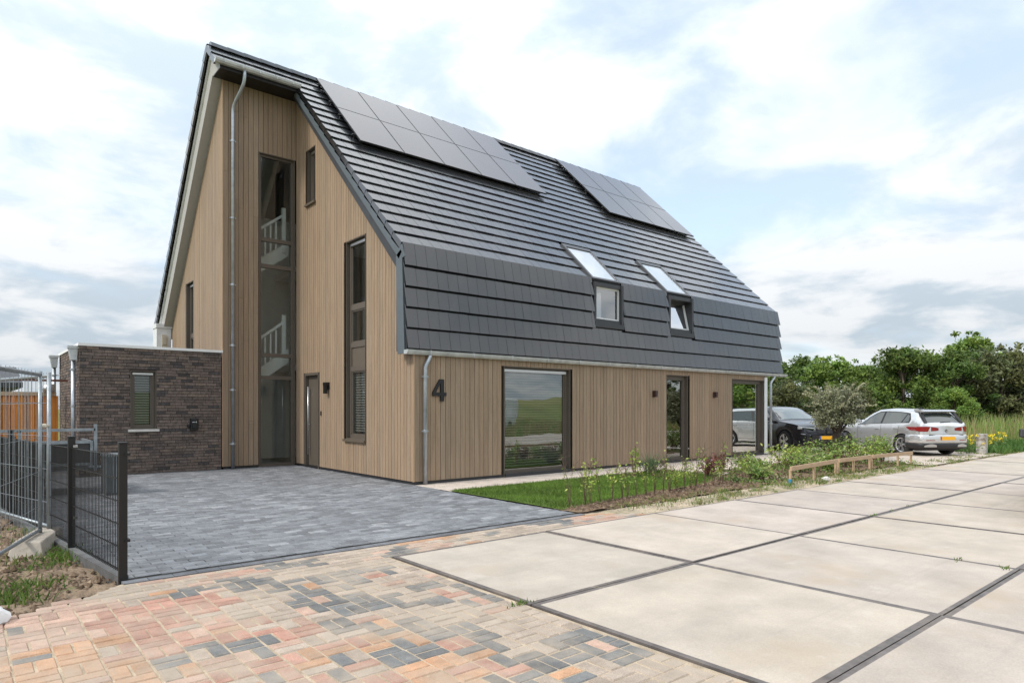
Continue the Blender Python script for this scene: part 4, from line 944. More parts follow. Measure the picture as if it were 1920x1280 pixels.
# black mesh fence
mf = thing('mesh_fence', (-5.9, -2.5, 0), 'low black welded mesh fence along the left edge of the driveway', 'fence')
FP = [(-5.68, -4.47), (-5.87, -2.75), (-6.24, .29), (-6.58, 3.2), (-6.9, 6.0)]
for k, (x, y) in enumerate(FP):
    m = MB(); m.box(x - .032, x + .032, y - .032, y + .032, -.15, 1.19); m.box(x - .036, x + .036, y - .036, y + .036, 1.19, 1.205); p = sub(mf, 'post', m, BLACK, bevel=.004)
    m = MB()
    for z in (.35, 1.1): m.box(x + .01, x + .05, y - .045, y + .045, z - .012, z + .012)
    sub(p, 'clip', m, STEEL if k == 1 else BLACK)
for (a, b) in zip(FP, FP[1:]):
    m = MB(); A = Vector((*a, 0)); B = Vector((*b, 0)); Ld = (B - A).length; n = int(Ld / .05); d = (B - A) / Ld; nn = Vector((-d.y, d.x, 0)); A = A + d * .035; Ld -= .07
    for k in range(n):
        p = A + d * (k + .5) * (Ld / n); m.tube([(p.x, p.y, .06), (p.x, p.y, 1.09)], .0042, 4, cap=False)
    for z in (.08, .28, .48, .68, .88, 1.08):
        for s in (-1, 1): q0 = A + nn * .006 * s; q1 = A + d * Ld + nn * .006 * s; m.tube([(q0.x, q0.y, z), (q1.x, q1.y, z)], .0042, 5, cap=False)
    sub(mf, 'mesh_panel', m, BLACK)
# galvanised site fence
def heras(A, B, label, zt=2.0, bow=.0):
    A = Vector((*A, 0)); B = Vector((*B, 0)); d = (B - A).normalized(); Ld = (B - A).length
    t = thing('site_fence', (A.x, A.y, 0), label, 'fence', 'galvanised site fence panels')
    m = MB()
    m.tube([A + Vector((0, 0, .02)), A + Vector((0, 0, zt - .09))], .021, 10); m.tube([B + Vector((0, 0, .02)), B + Vector((0, 0, zt - .09))], .021, 10)
    m.tube([A + Vector((0, 0, zt - .13)), A + d * .04 + Vector((0, 0, zt - .13)), B - d * .04 + Vector((0, 0, zt - .13)), B + Vector((0, 0, zt - .13))], .021, 10)
    m.tube([A + Vector((0, 0, .15)), B + Vector((0, 0, .15))], .019, 10); sub(t, 'tube_frame', m, GALV, smooth=True)
    m = MB(); n = int(Ld / .115); nn = Vector((-d.y, d.x, 0))
    for k in range(n):
        p = A + d * (k + .6) * (Ld / n); off = nn * rnd.uniform(-.012, .012); top = zt - .09 if k % 1 == 0 else zt - .13
        m.tube([p + Vector((0, 0, .13)), p + off + Vector((0, 0, 1.0)), p + off * .5 + Vector((0, 0, top))], .0024, 4, cap=False)
    for z in (.42, .80, 1.18, 1.56): m.tube([A + Vector((0, 0, z)), A + d * Ld * .5 + nn * .04 + Vector((0, 0, z - .01)), B + Vector((0, 0, z))], .0026, 4, cap=False)
    sub(t, 'wire_mesh', m, GALV); return t
heras((-6.09, -2.08), (-6.95, -4.75), 'galvanised site fence panel nearest the street, running out of the left edge')
heras((-5.99, -1.86), (-6.72, 1.35), 'galvanised site fence panel standing behind the nearest one, beside the black fence')
m = MB(); m.tube([(-6.09, -2.08, 1.3), (-5.99, -1.86, 1.3)], .014, 8); m.tube([(-6.07, -2.03, 1.3), (-6.03, -1.95, 1.3)], .026, 8); tag(m.build('fence_clamp', M('pale_clamp', (.62, .55, .42), .5), smooth=True), 'pale clamp joining the two site fence posts', 'clamp')
m = MB(); m.hexa([(-6.42, -2.62, -.06), (-6.12, -2.82, -.06), (-5.83, -1.72, -.06), (-6.08, -1.58, -.06), (-6.36, -2.55, .12), (-6.13, -2.70, .12), (-5.86, -1.78, .12), (-6.08, -1.66, .12)]); tag(m.build('concrete_block', M('rough_block', (.36, .32, .27), .95, var=.2, vscale=7, bump=.8, bscale=25), bevel=.015), 'rough concrete foot block under the site fence posts', 'block')
# orange timber fence behind the annex corner
of = thing('timber_screen', (-5.3, 8.9, 0), 'orange brown vertical board fence between annex and neighbour', 'fence')
m = MB(); x = -6.35; k = 0
while x < -4.98:
    t = rnd.uniform(.8, 1.2); dy = .0 if k % 2 else .028
    m.box(x, x + .075, 8.40 - dy, 8.42 - dy, .05, 1.80, 0, (t, t * rnd.uniform(.92, 1.05), t)); x += .068 + (.02 if k % 2 else .0); k += 1
m.face([(-6.4, 8.45, 0), (-4.95, 8.45, 0), (-4.95, 8.45, 1.8), (-6.4, 8.45, 1.8)], 0, (.25, .2, .2)); sub(of, 'boards', m, ORANGE)
m = MB(); m.box(-6.4, -5.0, 8.34, 8.46, 1.80, 1.89); sub(of, 'cap_rail', m, RAIL)
m = MB(); m.tube([(-5.25, 8.36, 1.98), (-5.05, 8.30, 1.98)], .11, 14); tag(m.build('foil_duct', M('foil', (.7, .7, .7), .22, metal=.9, bump=.9, bscale=22), smooth=True), 'crumpled silver foil duct end on top of the orange fence', 'duct')
m = MB(); m.box(-6.6, -4.85, 7.5, 7.55, 2.12, 2.17); tag(m.build('rusty_beam', M('rusty_steel', (.14, .055, .035), .8, var=.3)), 'thin rusty brown beam reaching to the annex wall above the orange fence', 'beam')
# trailer
tl = thing('trailer', (-5.7, 3.2, 0), 'dark open trailer with galvanised ladder rack parked by the annex', 'trailer')
m = MB(); m.box(-6.75, -5.02, 2.6, 3.75, .52, .88); m.box(-6.70, -5.06, 2.66, 3.69, .86, .90); sub(tl, 'box_body', m, TRAIL)
m = MB()
for z in (.50, .885): m.box(-6.77, -5.0, 2.575, 2.60, z, z + .045); m.box(-5.02, -4.995, 2.575, 3.775, z, z + .045)
for (x, y) in ((-5.01, 2.59), (-5.01, 3.76)): m.box(x - .02, x + .02, y - .02, y + .02, .5, .93)
sub(tl, 'aluminium_rail', m, GALV)
m = MB()
for y in (2.62, 3.73): m.box(-4.97, -4.92, y - .02, y + .02, .40, 1.22) if y < 3 else None
m.box(-6.5, -4.95, 2.6, 2.64, 1.10, 1.145); m.box(-6.05, -6.0, 2.6, 2.64, .9, 1.12)
sub(tl, 'ladder_rack', m, GALV)
m = MB(); m.tube([(-5.0, 3.1, .42), (-4.55, 3.1, .40)], .035, 8); m.box(-6.7, -5.0, 3.05, 3.15, .38, .5); m.tube([(-4.6, 3.1, .12), (-4.6, 3.1, .62)], .025, 8); sub(tl, 'drawbar', m, GALV)
for y in (2.52, 3.83):
    m = MB(); m.tube([(-5.95, y - .08, .27), (-5.95, y + .08, .27)], .27, 22); sub(tl, 'wheel', m, TYRE)
    m = MB(); pr = [(-5.95 + .33 * math.cos(t), .27 + .33 * math.sin(t)) for t in np.linspace(.1, math.pi - .1, 9)]
    for p, q in zip(pr, pr[1:]): m.hexa([(p[0], y - .1, p[1]), (q[0], y - .1, q[1]), (q[0], y + .1, q[1]), (p[0], y + .1, p[1]), (p[0], y - .1, p[1] + .02), (q[0], y - .1, q[1] + .02), (q[0], y + .1, q[1] + .02), (p[0], y + .1, p[1] + .02)])
    sub(tl, 'mudguard', m, BLACK)
# ribbed grey bin
bn = thing('planter', (-4.75, 2.35, 0), 'ribbed grey plastic container standing on the driveway behind the black fence', 'container')
m = MB(); m.box(-4.86, -4.60, 2.1, 2.6, .0, .66); sub(bn, 'tub', m, GREYP, bevel=.01)
m = MB(); m.box(-4.88, -4.58, 2.08, 2.62, .66, .70)
for k in range(6): m.box(-4.85 + k * .045, -4.83 + k * .045, 2.085, 2.10, .04, .66)
sub(bn, 'rim', m, GALV)
# neighbours at far left
def lowhouse(x0, x1, y0, y1, hw, hr, label):
    h = thing('neighbour_house', ((x0 + x1) / 2, (y0 + y1) / 2, 0), label, 'house')
    m = MB(); brickwall(m, lambda u, o, z: (u, y0 - o, z), x0, x1, 0, hw, [(x0 + 1.2, x0 + 2.2, .9, 2.0)], .44, .12); m.box(x0, x1, y0 + .02, y1, 0, hw, 1); sub(h, 'wall', m, [BRICK, MORTAR])
    m = MB(); ym = (y0 + y1) / 2; m.prism([(y0 - .4, hw - .05), (ym, hr), (y1 + .4, hw - .05), (y1 + .4, hw - .2), (y0 - .4, hw - .2)], x0 - .3, x1 + .3, 0)
    k = 0
    sub(h, 'roof', m, ROOFN)
    m = MB(); m.box(x0 + 1.2, x0 + 2.2, y0 - .02, y0 + .01, .9, 2.0); f = sub(h, 'window', m, WHITE); m = MB(); m.box(x0 + 1.27, x0 + 2.13, y0 - .03, y0 - .021, .97, 1.93); sub(f, 'pane', m, CARGL)
lowhouse(-14, -5.6, 15, 21, 2.35, 2.95, 'low dark brick outbuilding with slate roof behind the orange fence')
m = MB(); brickwall(m, lambda u, o, z: (u, 8.0 - o, z), -9.5, -6.38, 0, 1.9, []); m.box(-9.5, -6.38, 8.01, 8.2, 0, 1.9, 1); gw = thing('garden_wall', (-8, 8, 0), 'brown brick garden wall left of the orange fence', 'wall'); sub(gw, 'brickwork', m, [BRICK, MORTAR])

# ================================================================== VEHICLES
def car(name, label, p, loc, heading):
    o = bpy.data.objects.new(name, None); COL.objects.link(o); o.location = loc; o.rotation_euler = (0, 0, heading); tag(o, label, 'car')
    Lc, hw, paint = p['L'], p['hw'], p['paint']; lin = lambda tab, x: float(np.interp(x, [t[0] for t in tab], [t[1] for t in tab]))
    wr, wx, ww = p['wr'], p['wx'], .215
    xs = sorted(set(np.round(np.concatenate([np.linspace(0, Lc, 46)] + [np.linspace(c - wr - .06, c + wr + .06, 19) for c in wx] + [np.array(p['keys'])]), 3)))
    xs = [x for x in xs if 0 <= x <= Lc]
    def sec(x):
        top = lin(p['top'], x); belt = min(lin(p['belt'], x), top - .02); zb = lin(p['low'], x)
        for c in wx:
            dd = wr + .055
            if abs(x - c) < dd: zb = max(zb, wr + math.sqrt(dd * dd - (x - c) ** 2) - .02)
        W = hw * lin(p['plan'], x); tw = lin(p['tumble'], x); rw = W * tw
        zb = min(zb, belt - .12); cab = min(1, max(0, (top - belt - .03) / .25))
        r = []
        r.append((W * .965, zb)); r.append((W * .99, zb + (belt - zb) * .28)); r.append((W, zb + (belt - zb) * .55)); r.append((W * .985, zb + (belt - zb) * .80)); r.append((W * .955, belt))
        rz = top - (.075 * cab + .012); wt = W * .955 + (rw - W * .955) * cab
        if cab < .05: wt = W * .90
        r.append((wt, rz)); r.append((wt * .86, top - .012 * (1 + cab))); r.append((wt * .45, top + .004)); r.append((0, top + .010))
        return r
    S = [sec(x) for x in xs]; nrow = len(S[0])
    body = MB(); gl = MB(); ws = MB(); rwn = MB()
    for i in range(len(xs) - 1):
        for j in range(nrow - 1):
            xm = (xs[i] + xs[i + 1]) / 2
            for s in (-1, 1):
                q = [(xs[i], s * S[i][j][0], S[i][j][1]), (xs[i + 1], s * S[i + 1][j][0], S[i + 1][j][1]), (xs[i + 1], s * S[i + 1][j + 1][0], S[i + 1][j + 1][1]), (xs[i], s * S[i][j + 1][0], S[i][j + 1][1])]
                if s < 0: q = q[::-1]
                body.face(q)
    for i, fl in ((0, True), (len(xs) - 1, False)):
        q = [(xs[i], s * 1 * a, b) for s, rows in ((1, S[i]), (-1, S[i][::-1])) for a, b in rows]; body.face(q if fl else q[::-1])
    bo = body.build('body', paint, o, smooth=True, local=True)
    sm = bo.modifiers.new('edges', 'EDGE_SPLIT') ; sm.split_angle = R_(38)
    # glazing laid 4 mm proud of the body
    def srf(x, t, s, off=.005):     # t 0..1 from belt to roof edge on side
        r = sec(x); a, b = r[4], r[5]; y = a[0] + (b[0] - a[0]) * t + off; return (x, s * y, a[1] + (b[1] - a[1]) * t)
    def strip(mb, poly, s, off):
        def span(x):
            t = []
            for (xa, ta), (xb, tb) in zip(poly, poly[1:] + poly[:1]):
                if min(xa, xb) - 1e-9 <= x <= max(xa, xb) + 1e-9:
                    t += [ta, tb] if abs(xa - xb) < 1e-9 else [ta + (tb - ta) * (x - xa) / (xb - xa)]
            return min(t), max(t)
        px_ = sorted(q[0] for q in poly); g_ = sorted(set(np.round(np.concatenate([np.linspace(px_[0], px_[-1], 14), px_]), 4)))
        g_ = [min(max(v, px_[0]), px_[-1]) for v in g_]
        for xa, xb in zip(g_, g_[1:]):
            (a0, a1), (b0, b1) = span(xa), span(xb)
            for k in range(3):
                u, v = k / 3, (k + 1) / 3
                mb.face([srf(xa, a0 + (a1 - a0) * u, s, off), srf(xb, b0 + (b1 - b0) * u, s, off), srf(xb, b0 + (b1 - b0) * v, s, off), srf(xa, a0 + (a1 - a0) * v, s, off)])
    for s in (-1, 1):
        for poly in p['side']:
            m = MB(); strip(m, poly, s, .008); m.build('side_window', CARGL, o, local=True)
        m = MB()
        for poly in p['surround']: strip(m, poly, s, .004)
        m.build('window_surround', PLAS, o, local=True)
    def top(x, f, off=.006):        # f -1..1 across
        r = sec(x); y = f * r[6][0] * 1.10; z = np.interp(abs(y), [r[8][0], r[7][0], r[6][0], r[5][0]], [r[8][1], r[7][1], r[6][1], r[5][1]]); return (x, y, z + off)
    for nm, (x0, x1, f0, f1), mt in (('windscreen', p['ws'], CARGLW), ('rear_window', p['rw'], CARGL)):
        m = MB(); n = 8
        for a in range(4):
            for b in range(n):
                X0, X1 = x0 + (x1 - x0) * a / 4, x0 + (x1 - x0) * (a + 1) / 4; F0, F1 = f0 + (f1 - f0) * a / 4, f0 + (f1 - f0) * (a + 1) / 4
                m.face([top(X0, F0 * (-1 + 2 * b / n)), top(X1, F1 * (-1 + 2 * b / n)), top(X1, F1 * (-1 + 2 * (b + 1) / n)), top(X0, F0 * (-1 + 2 * (b + 1) / n))])
        m.build(nm, mt, o, smooth=True, local=True)
    # sills, wheel wells, underbody
    m = MB(); m.box(.3, Lc - .3, -hw * .86, hw * .86, .16, .42)
    for c in wx: m.box(c - wr - .05, c + wr + .05, -hw * .90, hw * .90, .3, wr * 2 + .06)
    m.build('underbody', PLAS, o, local=True)
    for c in wx:
        for s in (-1, 1):
            wy = s * (hw - ww / 2 - .005)
            m = MB(); n = 28; prof = [(-.5, .70), (-.5, .93), (-.40, 1.0), (.40, 1.0), (.5, .93), (.5, .70)]
            for k in range(n):
                t0, t1 = 2 * math.pi * k / n, 2 * math.pi * (k + 1) / n
                for (a, ra), (b, rb) in zip(prof, prof[1:]):
                    P_ = lambda t, a, r: (c + wr * r * math.cos(t), wy + a * ww, wr + wr * r * math.sin(t))
                    m.face([P_(t0, a, ra), P_(t1, a, ra), P_(t1, b, rb), P_(t0, b, rb)])
            m.tube([(c, wy - ww * .36, wr), (c, wy + ww * .36, wr)], wr * .70, n)
            wo = m.build('wheel', TYRE, o, local=True)
            m = MB(); yo = wy + s * ww * .40
            for k in range(32):
                t0, t1 = 2 * math.pi * k / 32, 2 * math.pi * (k + 1) / 32
                Q = lambda t, r, dy=0: (c + wr * r * math.cos(t), yo + s * dy, wr + wr * r * math.sin(t))
                m.face([Q(t0, .62, 0), Q(t1, .62, 0), Q(t1, .71, .02), Q(t0, .71, .02)])
            for k in range(5):
                t = 2 * math.pi * k / 5 + .3
                m.face([Q(t - .20, .16, .0), Q(t + .20, .16, .0), Q(t + .36, .64, .012), Q(t + .02, .64, .012)]); m.face([Q(t + .05, .16, .003), Q(t + .5, .16, .003), Q(t + .62, .64, .012), Q(t + .46, .64, .012)])
            m.tube([(c, yo - .01, wr), (c, yo + s * .012, wr)], wr * .19, 14); m.build('rim', RIM, wo, local=True)
            # dark arch lip
            m = MB(); dd = wr + .055
            for k in range(16):
                t0, t1 = math.pi * (.03 + .94 * k / 16), math.pi * (.03 + .94 * (k + 1) / 16)
                A_ = lambda t, r, y: (c + r * math.cos(t), s * y, wr - .02 + r * math.sin(t))
                m.face([A_(t0, dd, hw * .985), A_(t1, dd, hw * .985), A_(t1, dd, hw * .80), A_(t0, dd, hw * .80)])
            m.build('arch_liner', PLAS, o, local=True)
    for s in (-1, 1):               # mirrors, handles, doors
        mx, mz = p['mirror']
        m = MB(); m.hexa([(mx, s * (hw * .98), mz), (mx + .14, s * (hw * .96), mz), (mx + .16, s * (hw + .15), mz + .02), (mx + .03, s * (hw + .17), mz + .02), (mx, s * (hw * .98), mz + .10), (mx + .12, s * (hw * .96), mz + .10), (mx + .12, s * (hw + .14), mz + .15), (mx + .02, s * (hw + .16), mz + .15)]); m.build('wing_mirror', paint if p.get('mp') else PLAS, o, bevel=.02, local=True)
        for (hx, hz) in p['handles']:
            m = MB(); y = hw * 1.0; m.box(hx, hx + .19, s * y - .012, s * y + .012, hz, hz + .028); m.build('door_handle', paint, o, bevel=.005, local=True)
        m = MB()
        for (x0, z0, x1, z1) in p['seams']:
            def sy(x, z):
                r = sec(x); return s * (np.interp(z, [q[1] for q in r[:6]], [q[0] for q in r[:6]]) + .0025)
            nseg = 8
            for k in range(nseg):
                xa, za = x0 + (x1 - x0) * k / nseg, z0 + (z1 - z0) * k / nseg; xb, zb = x0 + (x1 - x0) * (k + 1) / nseg, z0 + (z1 - z0) * (k + 1) / nseg
                dx, dz = (.005, 0) if abs(z1 - z0) > abs(x1 - x0) else (0, .005)
                m.face([(xa - dx, sy(xa, za), za - dz), (xa + dx, sy(xa, za), za + dz), (xb + dx, sy(xb, zb), zb + dz), (xb - dx, sy(xb, zb), zb - dz)])
        m.build('door_seam', PLAS, o, local=True)
    return o, sec
golf = dict(L=4.28, hw=.895, paint=CARW, wr=.325, wx=(.83, 3.46), mp=True,
    keys=[.015, .03, .05, .08, .12, .18, .25, .36, .45, 2.0, 2.2, 2.95, 3.1, 4.2],
    top=[(0, .93), (.05, .99), (.10, 1.03), (.40, 1.36), (.50, 1.41), (1.0, 1.46), (1.7, 1.485), (2.1, 1.46), (2.4, 1.36), (3.02, 1.02), (3.2, .985), (3.9, .86), (4.15, .76), (4.28, .58)],
    belt=[(0, .90), (.1, .98), (.5, 1.0), (1.2, .975), (2.2, .94), (3.0, .92), (3.6, .86), (4.1, .74), (4.28, .54)],
    low=[(0, .34), (.15, .26), (.5, .22), (3.8, .2), (4.1, .22), (4.28, .3)],
    plan=[(0, .66), (.015, .72), (.05, .83), (.12, .92), (.24, .972), (.42, .99), (.7, 1), (3.4, 1), (3.9, .95), (4.15, .84), (4.28, .70)],
    tumble=[(0, .82), (.5, .72), (1.5, .70), (2.3, .72), (3.0, .82)],
    side=[[(2.75, .08), (1.78, .08), (1.78, .93), (1.95, .93), (2.35, .74)], [(1.70, .08), (.90, .10), (.80, .90), (1.2, .94), (1.70, .94)], [(.84, .12), (.60, .20), (.66, .72), (.76, .88)]],
    surround=[[(2.86, .03), (.56, .08), (.55, .40), (.70, .98), (1.2, 1.0), (2.0, 1.0), (2.42, .78)]],
    ws=(2.17, 2.98, .88, .98), rw=(.37, .11, .80, .86), mirror=(2.62, .98), handles=[(1.80, .80), (.98, .83)],
    seams=[(1.74, .30, 1.74, .95), (2.78, .32, 2.84, .90), (1.02, .60, .92, .95), (1.04, .32, 2.8, .31)])
hd = R_(60.5)
F2 = Vector((math.cos(hd), math.sin(hd), 0)); L2 = Vector((-F2.y, F2.x, 0)); OG_ = Vector((16.44, -3.03, .01)) - F2 * .83 - L2 * .76
gc, gsec = car('hatchback', 'silver hatchback with its rear to the road and yellow number plate', golf, OG_, hd)
def add(o, name, mb, mat, **k): return mb.build(name, mat, o, local=True, **k)
# rear details follow the rounded tail (rear at x = 0, -x is backwards)
TP = [(.62, .893), (.42, .890), (.24, .872), (.12, .825), (.05, .74), (.015, .60), (-.005, .35), (-.012, 0)]
TP = TP + [(x, -y) for x, y in TP[-2::-1]]
def tail_at(off):
    out = []
    for k, (x, y) in enumerate(TP):
        a, b = TP[max(k - 1, 0)], TP[min(k + 1, len(TP) - 1)]; dx, dy = b[0] - a[0], b[1] - a[1]; l = math.hypot(dx, dy); out.append((x + dy / l * off, y - dx / l * off))
    return out
def tail_sweep(mb, prof, i0=0, i1=None, mi=0):
    rows = [[(x, y, z) for x, y in tail_at(o)[i0:i1]] for o, z in prof]
    for a, b in zip(rows, rows[1:]):
        for k in range(len(a) - 1): mb.face([a[k], a[k + 1], b[k + 1], b[k]], mi)
    for e in (0, -1): mb.face([r[e] for r in rows])
bmp = MB(); tail_sweep(bmp, [(-.04, .40), (.02, .405), (.035, .46), (.038, .54), (.028, .62), (.012, .665), (-.03, .67)]); add(gc, 'bumper', bmp, CARW, smooth=True)
m = MB(); tail_sweep(m, [(-.06, .22), (.0, .24), (.022, .33), (.018, .40), (-.04, .402)]); add(gc, 'diffuser', m, PLAS, smooth=True)
n_ = len(TP)
def at_y(y, off):
    t = tail_at(off); ys = [q[1] for q in t][::-1]; xx = [q[0] for q in t][::-1]; return float(np.interp(y, ys, xx))
for s in (-1, 1):
    m = MB(); yy = [.30, .42, .55, .68, .76, .82, .86, .885]; zl = [.80, .785, .775, .765, .762, .765, .775, .80]; zh = [.875, .90, .915, .92, .92, .92, .915, .905]
    for k in range(7):
        A = [(at_y(s * yy[q], .012), s * yy[q], zz_) for q, zz_ in ((k, zl[k]), (k + 1, zl[k + 1]), (k + 1, zh[k + 1]), (k, zh[k]))]
        B = [(at_y(s * yy[q], -.03), s * yy[q], zz_) for q, zz_ in ((k, zl[k]), (k + 1, zl[k + 1]), (k + 1, zh[k + 1]), (k, zh[k]))]
        m.hexa(A + B)
    add(gc, 'tail_lamp', m, TAIL)
    m = MB(); yy = np.linspace(.44, .72, 6)
    for a, b in zip(yy, yy[1:]): m.hexa([(at_y(s * a, .042), s * a, .485), (at_y(s * b, .042), s * b, .485), (at_y(s * b, .0), s * b, .485), (at_y(s * a, .0), s * a, .485), (at_y(s * a, .042), s * a, .505), (at_y(s * b, .042), s * b, .505), (at_y(s * b, .0), s * b, .505), (at_y(s * a, .0), s * a, .505)])
    add(gc, 'reflector', m, TAIL)
    m = MB(); yy = np.linspace(.38, .76, 6); zt = [.34, .37, .38, .375, .355, .33]
    for q in range(5): a, b = yy[q], yy[q + 1]; m.hexa([(at_y(s * a, .03), s * a, .285), (at_y(s * b, .03), s * b, .285), (at_y(s * b, .0), s * b, .285), (at_y(s * a, .0), s * a, .285), (at_y(s * a, .035), s * a, zt[q]), (at_y(s * b, .035), s * b, zt[q + 1]), (at_y(s * b, .0), s * b, zt[q + 1]), (at_y(s * a, .0), s * a, zt[q])])
    add(gc, 'exhaust_trim', m, STEEL)
m = MB(); m.box(-.056, -.046, -.26, .26, .50, .61); np_ = add(gc, 'number_plate', m, PLATE)
m = MB(); m.box(-.058, -.0562, .215, .259, .502, .608); add(np_, 'plate_band', m, PBLUE)
m = MB(); m.box(-.012, .03, -.62, .62, .655, .675); add(gc, 'tailgate_seam', m, PLAS)
m = MB(); m.prism([(.28, 1.36), (.24, 1.395), (.36, 1.435), (.62, 1.455), (.62, 1.40)], -.60, .60, axis=1); add(gc, 'roof_spoiler', m, CARW, bevel=.01)
for s in (-1, 1): m = MB(); m.hexa([(.11, s * .60, 1.02), (.11, s * .70, 1.02), (.40, s * .655, 1.36), (.40, s * .54, 1.36), (.09, s * .60, 1.05), (.09, s * .69, 1.05), (.37, s * .64, 1.385), (.37, s * .53, 1.385)]); add(gc, 'rear_pillar_trim', m, PLAS)
m = MB(); m.tube([(.12, -.25, 1.07), (.10, .12, 1.055)], .012, 6); add(gc, 'rear_wiper', m, PLAS)
m = MB(); n = 20; c0 = (-.008, 0, .79)
for k in range(n):
    t0, t1 = 2 * math.pi * k / n, 2 * math.pi * (k + 1) / n; m.face([(-.012, .045 * math.cos(t0), .79 + .045 * math.sin(t0)), (-.012, .045 * math.cos(t1), .79 + .045 * math.sin(t1)), (-.012, .055 * math.cos(t1), .79 + .055 * math.sin(t1)), (-.012, .055 * math.cos(t0), .79 + .055 * math.sin(t0))], 0)
for a, b in (((-.020, .832), (0, .800)), ((.020, .832), (0, .800)), ((-.036, .815), (-.016, .755)), ((-.016, .755), (0, .785)), ((0, .785), (.016, .755)), ((.016, .755), (.036, .815))): m.tube([(-.013, a[0], a[1]), (-.013, b[0], b[1])], .004, 4)
m.tube([(-.003, 0, .79), (-.009, 0, .79)], .054, 20, 1)
add(gc, 'emblem', m, [STEEL, PLAS])
m = MB(); m.prism([(.95, 1.468), (1.15, 1.475), (.97, 1.53)], -.015, .015, axis=1); add(gc, 'roof_antenna', m, PLAS)
m = MB(); m.box(3.52, 3.70, .86, .93, .70, .86); m.tube([(3.6, .92, .78), (3.66, 1.08, .80), (3.72, 1.10, .55)], .03, 8); m.box(3.72, 3.90, .80, .97, .84, .92); add(gc, 'charging_flap', m, PLAS, bevel=.01)
suv = dict(L=4.55, hw=.92, paint=CARB, wr=.36, wx=(.86, 3.62),
    keys=[.05, .1, .3, .6, 2.2, 2.4, 3.1, 3.3, 4.3, 4.45],
    top=[(0, 1.0), (.1, 1.08), (.55, 1.46), (.8, 1.52), (1.6, 1.56), (2.2, 1.53), (2.5, 1.45), (3.22, 1.08), (3.4, 1.05), (4.1, .97), (4.38, .90), (4.50, .80), (4.55, .72)],
    belt=[(0, .96), (.5, 1.08), (1.4, 1.05), (2.4, 1.02), (3.2, .99), (4.0, .92), (4.4, .84), (4.55, .68)],
    low=[(0, .42), (.3, .30), (4.2, .28), (4.45, .30), (4.55, .36)],
    plan=[(0, .86), (.2, .96), (.7, 1), (3.7, 1), (4.2, .95), (4.42, .86), (4.55, .76)],
    tumble=[(0, .82), (.6, .74), (1.5, .72), (2.4, .74), (3.2, .84)],
    side=[[(2.95, .06), (1.92, .08), (1.92, .92), (2.15, .92), (2.5, .78)], [(1.84, .08), (.95, .12), (.85, .80), (1.2, .92), (1.84, .92)]],
    surround=[[(3.05, .03), (.7, .08), (.75, .85), (1.2, .98), (2.15, .98), (2.55, .84)]],
    ws=(2.28, 3.18, .90, .98), rw=(.52, .14, .80, .88), mirror=(2.72, 1.04), handles=[(1.95, .88), (1.05, .90)],
    seams=[(1.88, .36, 1.88, 1.03), (2.98, .4, 3.02, .98), (1.0, .45, 2.98, .42)])
hd2 = R_(-118); F3 = Vector((math.cos(hd2), math.sin(hd2), 0))
so, ssec = car('suv', 'black sport utility vehicle facing the road beside the house corner', suv, Vector((15.22, -1.07, .01)) - F3 * 4.55, hd2)
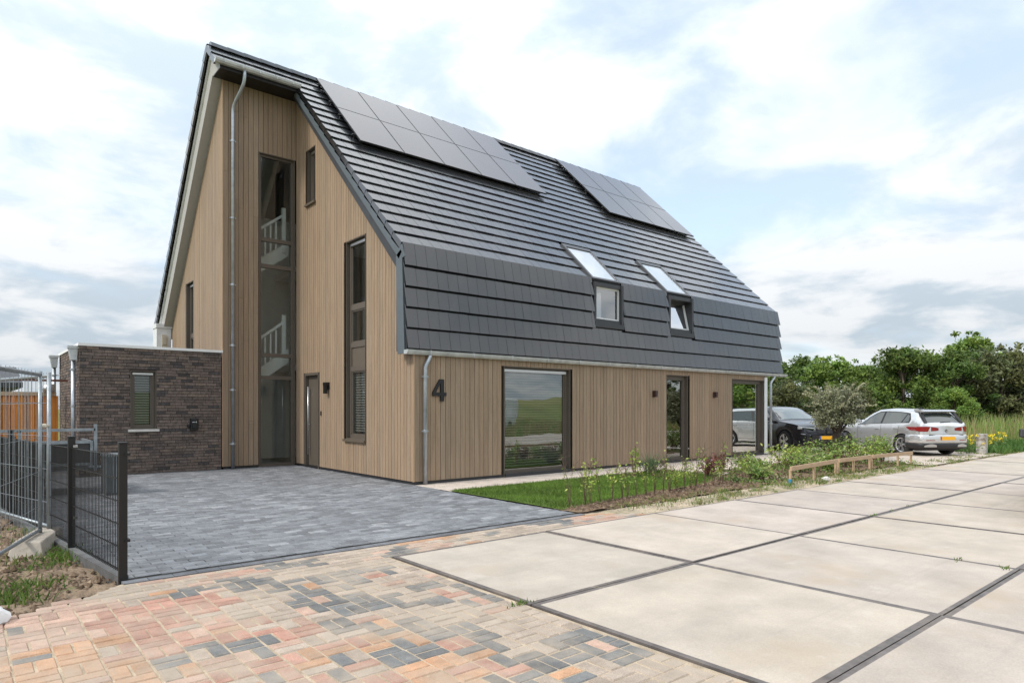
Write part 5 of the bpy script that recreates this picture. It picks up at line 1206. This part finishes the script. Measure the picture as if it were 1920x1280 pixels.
def suv_front(so):
    for s in (-1, 1):
        m = MB(); m.hexa([(4.47, s * .36, .74), (4.47, s * .36, .83), (4.28, s * .86, .90), (4.28, s * .86, .79), (4.53, s * .37, .75), (4.53, s * .37, .82), (4.38, s * .80, .87), (4.38, s * .80, .80)]); hl = add(so, 'headlight', m, HEAD, bevel=.01)
        m = MB(); m.hexa([(4.50, s * .42, .765), (4.50, s * .42, .815), (4.40, s * .72, .845), (4.40, s * .72, .80), (4.545, s * .42, .77), (4.545, s * .42, .81), (4.46, s * .70, .84), (4.46, s * .70, .805)]); add(hl, 'lens', m, CARGL)
        m = MB(); m.hexa([(4.45, s * .50, .38), (4.45, s * .50, .60), (4.30, s * .80, .62), (4.30, s * .80, .40), (4.53, s * .50, .38), (4.53, s * .50, .60), (4.40, s * .78, .62), (4.40, s * .78, .40)]); add(so, 'side_intake', m, PLAS)
        m = MB(); m.tube([(4.46, s * .86, .64), (4.56, s * .45, .58), (4.58, s * .3, .44)], [.02, .03, .02], 6); add(so, 'bumper_blade', m, M('grey_trim', (.12, .13, .15), .35, metal=.5), smooth=True)
        m = MB(); m.hexa([(4.50, s * .05, .64), (4.50, s * .30, .66), (4.50, s * .32, .83), (4.50, s * .05, .84), (4.585, s * .05, .64), (4.57, s * .30, .66), (4.55, s * .32, .82), (4.565, s * .05, .83)]); add(so, 'grille', m, PLAS, bevel=.01)
    m = MB(); m.prism([(4.40, .34), (4.60, .36), (4.61, .60), (4.50, .64)], -.55, .55, axis=1); add(so, 'front_bumper', m, CARB, bevel=.02)
    m = MB(); m.box(4.612, 4.622, -.26, .26, .46, .57); pl_ = add(so, 'number_plate', m, PLATE); m = MB(); m.box(4.6225, 4.624, -.259, -.215, .462, .568); add(pl_, 'plate_band', m, PBLUE)
suv_front(so)
# white van across the road, mirrored in the front window
van = dict(L=5.2, hw=.98, paint=VANW, wr=.34, wx=(1.0, 4.2), keys=[.05, .1, 3.2, 3.5, 4.3, 4.5, 5.1], mp=True,
    top=[(0, 1.95), (.1, 2.15), (2.9, 2.2), (3.25, 2.12), (4.15, 1.25), (4.4, 1.18), (4.95, 1.02), (5.2, .72)],
    belt=[(0, 1.2), (3.0, 1.2), (4.1, 1.12), (4.9, .95), (5.2, .66)], low=[(0, .35), (.4, .28), (4.9, .28), (5.2, .35)],
    plan=[(0, .97), (.3, 1), (4.2, 1), (4.9, .92), (5.2, .76)], tumble=[(0, .92), (3.2, .86), (4.2, .84)],
    side=[[(4.0, .05), (2.95, .05), (2.95, .62), (3.3, .62), (3.55, .5)]], surround=[[(4.05, .02), (2.9, .02), (2.9, .66), (3.35, .66)]],
    ws=(3.30, 4.12, .90, .98), rw=(.02, .08, .7, .8), mirror=(3.75, 1.2), handles=[(2.95, .95)], seams=[(2.85, .4, 2.85, 1.9), (4.05, .5, 4.05, 1.1)])
car('van', 'white van parked across the road, showing mirrored in the large front window', van, (22.0, -23.6, -.05), R_(160))
hd4 = R_(192)
c4, _ = car('car', 'dark car at the right edge of the photo, only its wing mirror in view', suv, Vector((8.59, -8.815, -.0)), hd4); suv_front(c4)
print('OBJS', len(bpy.data.objects))
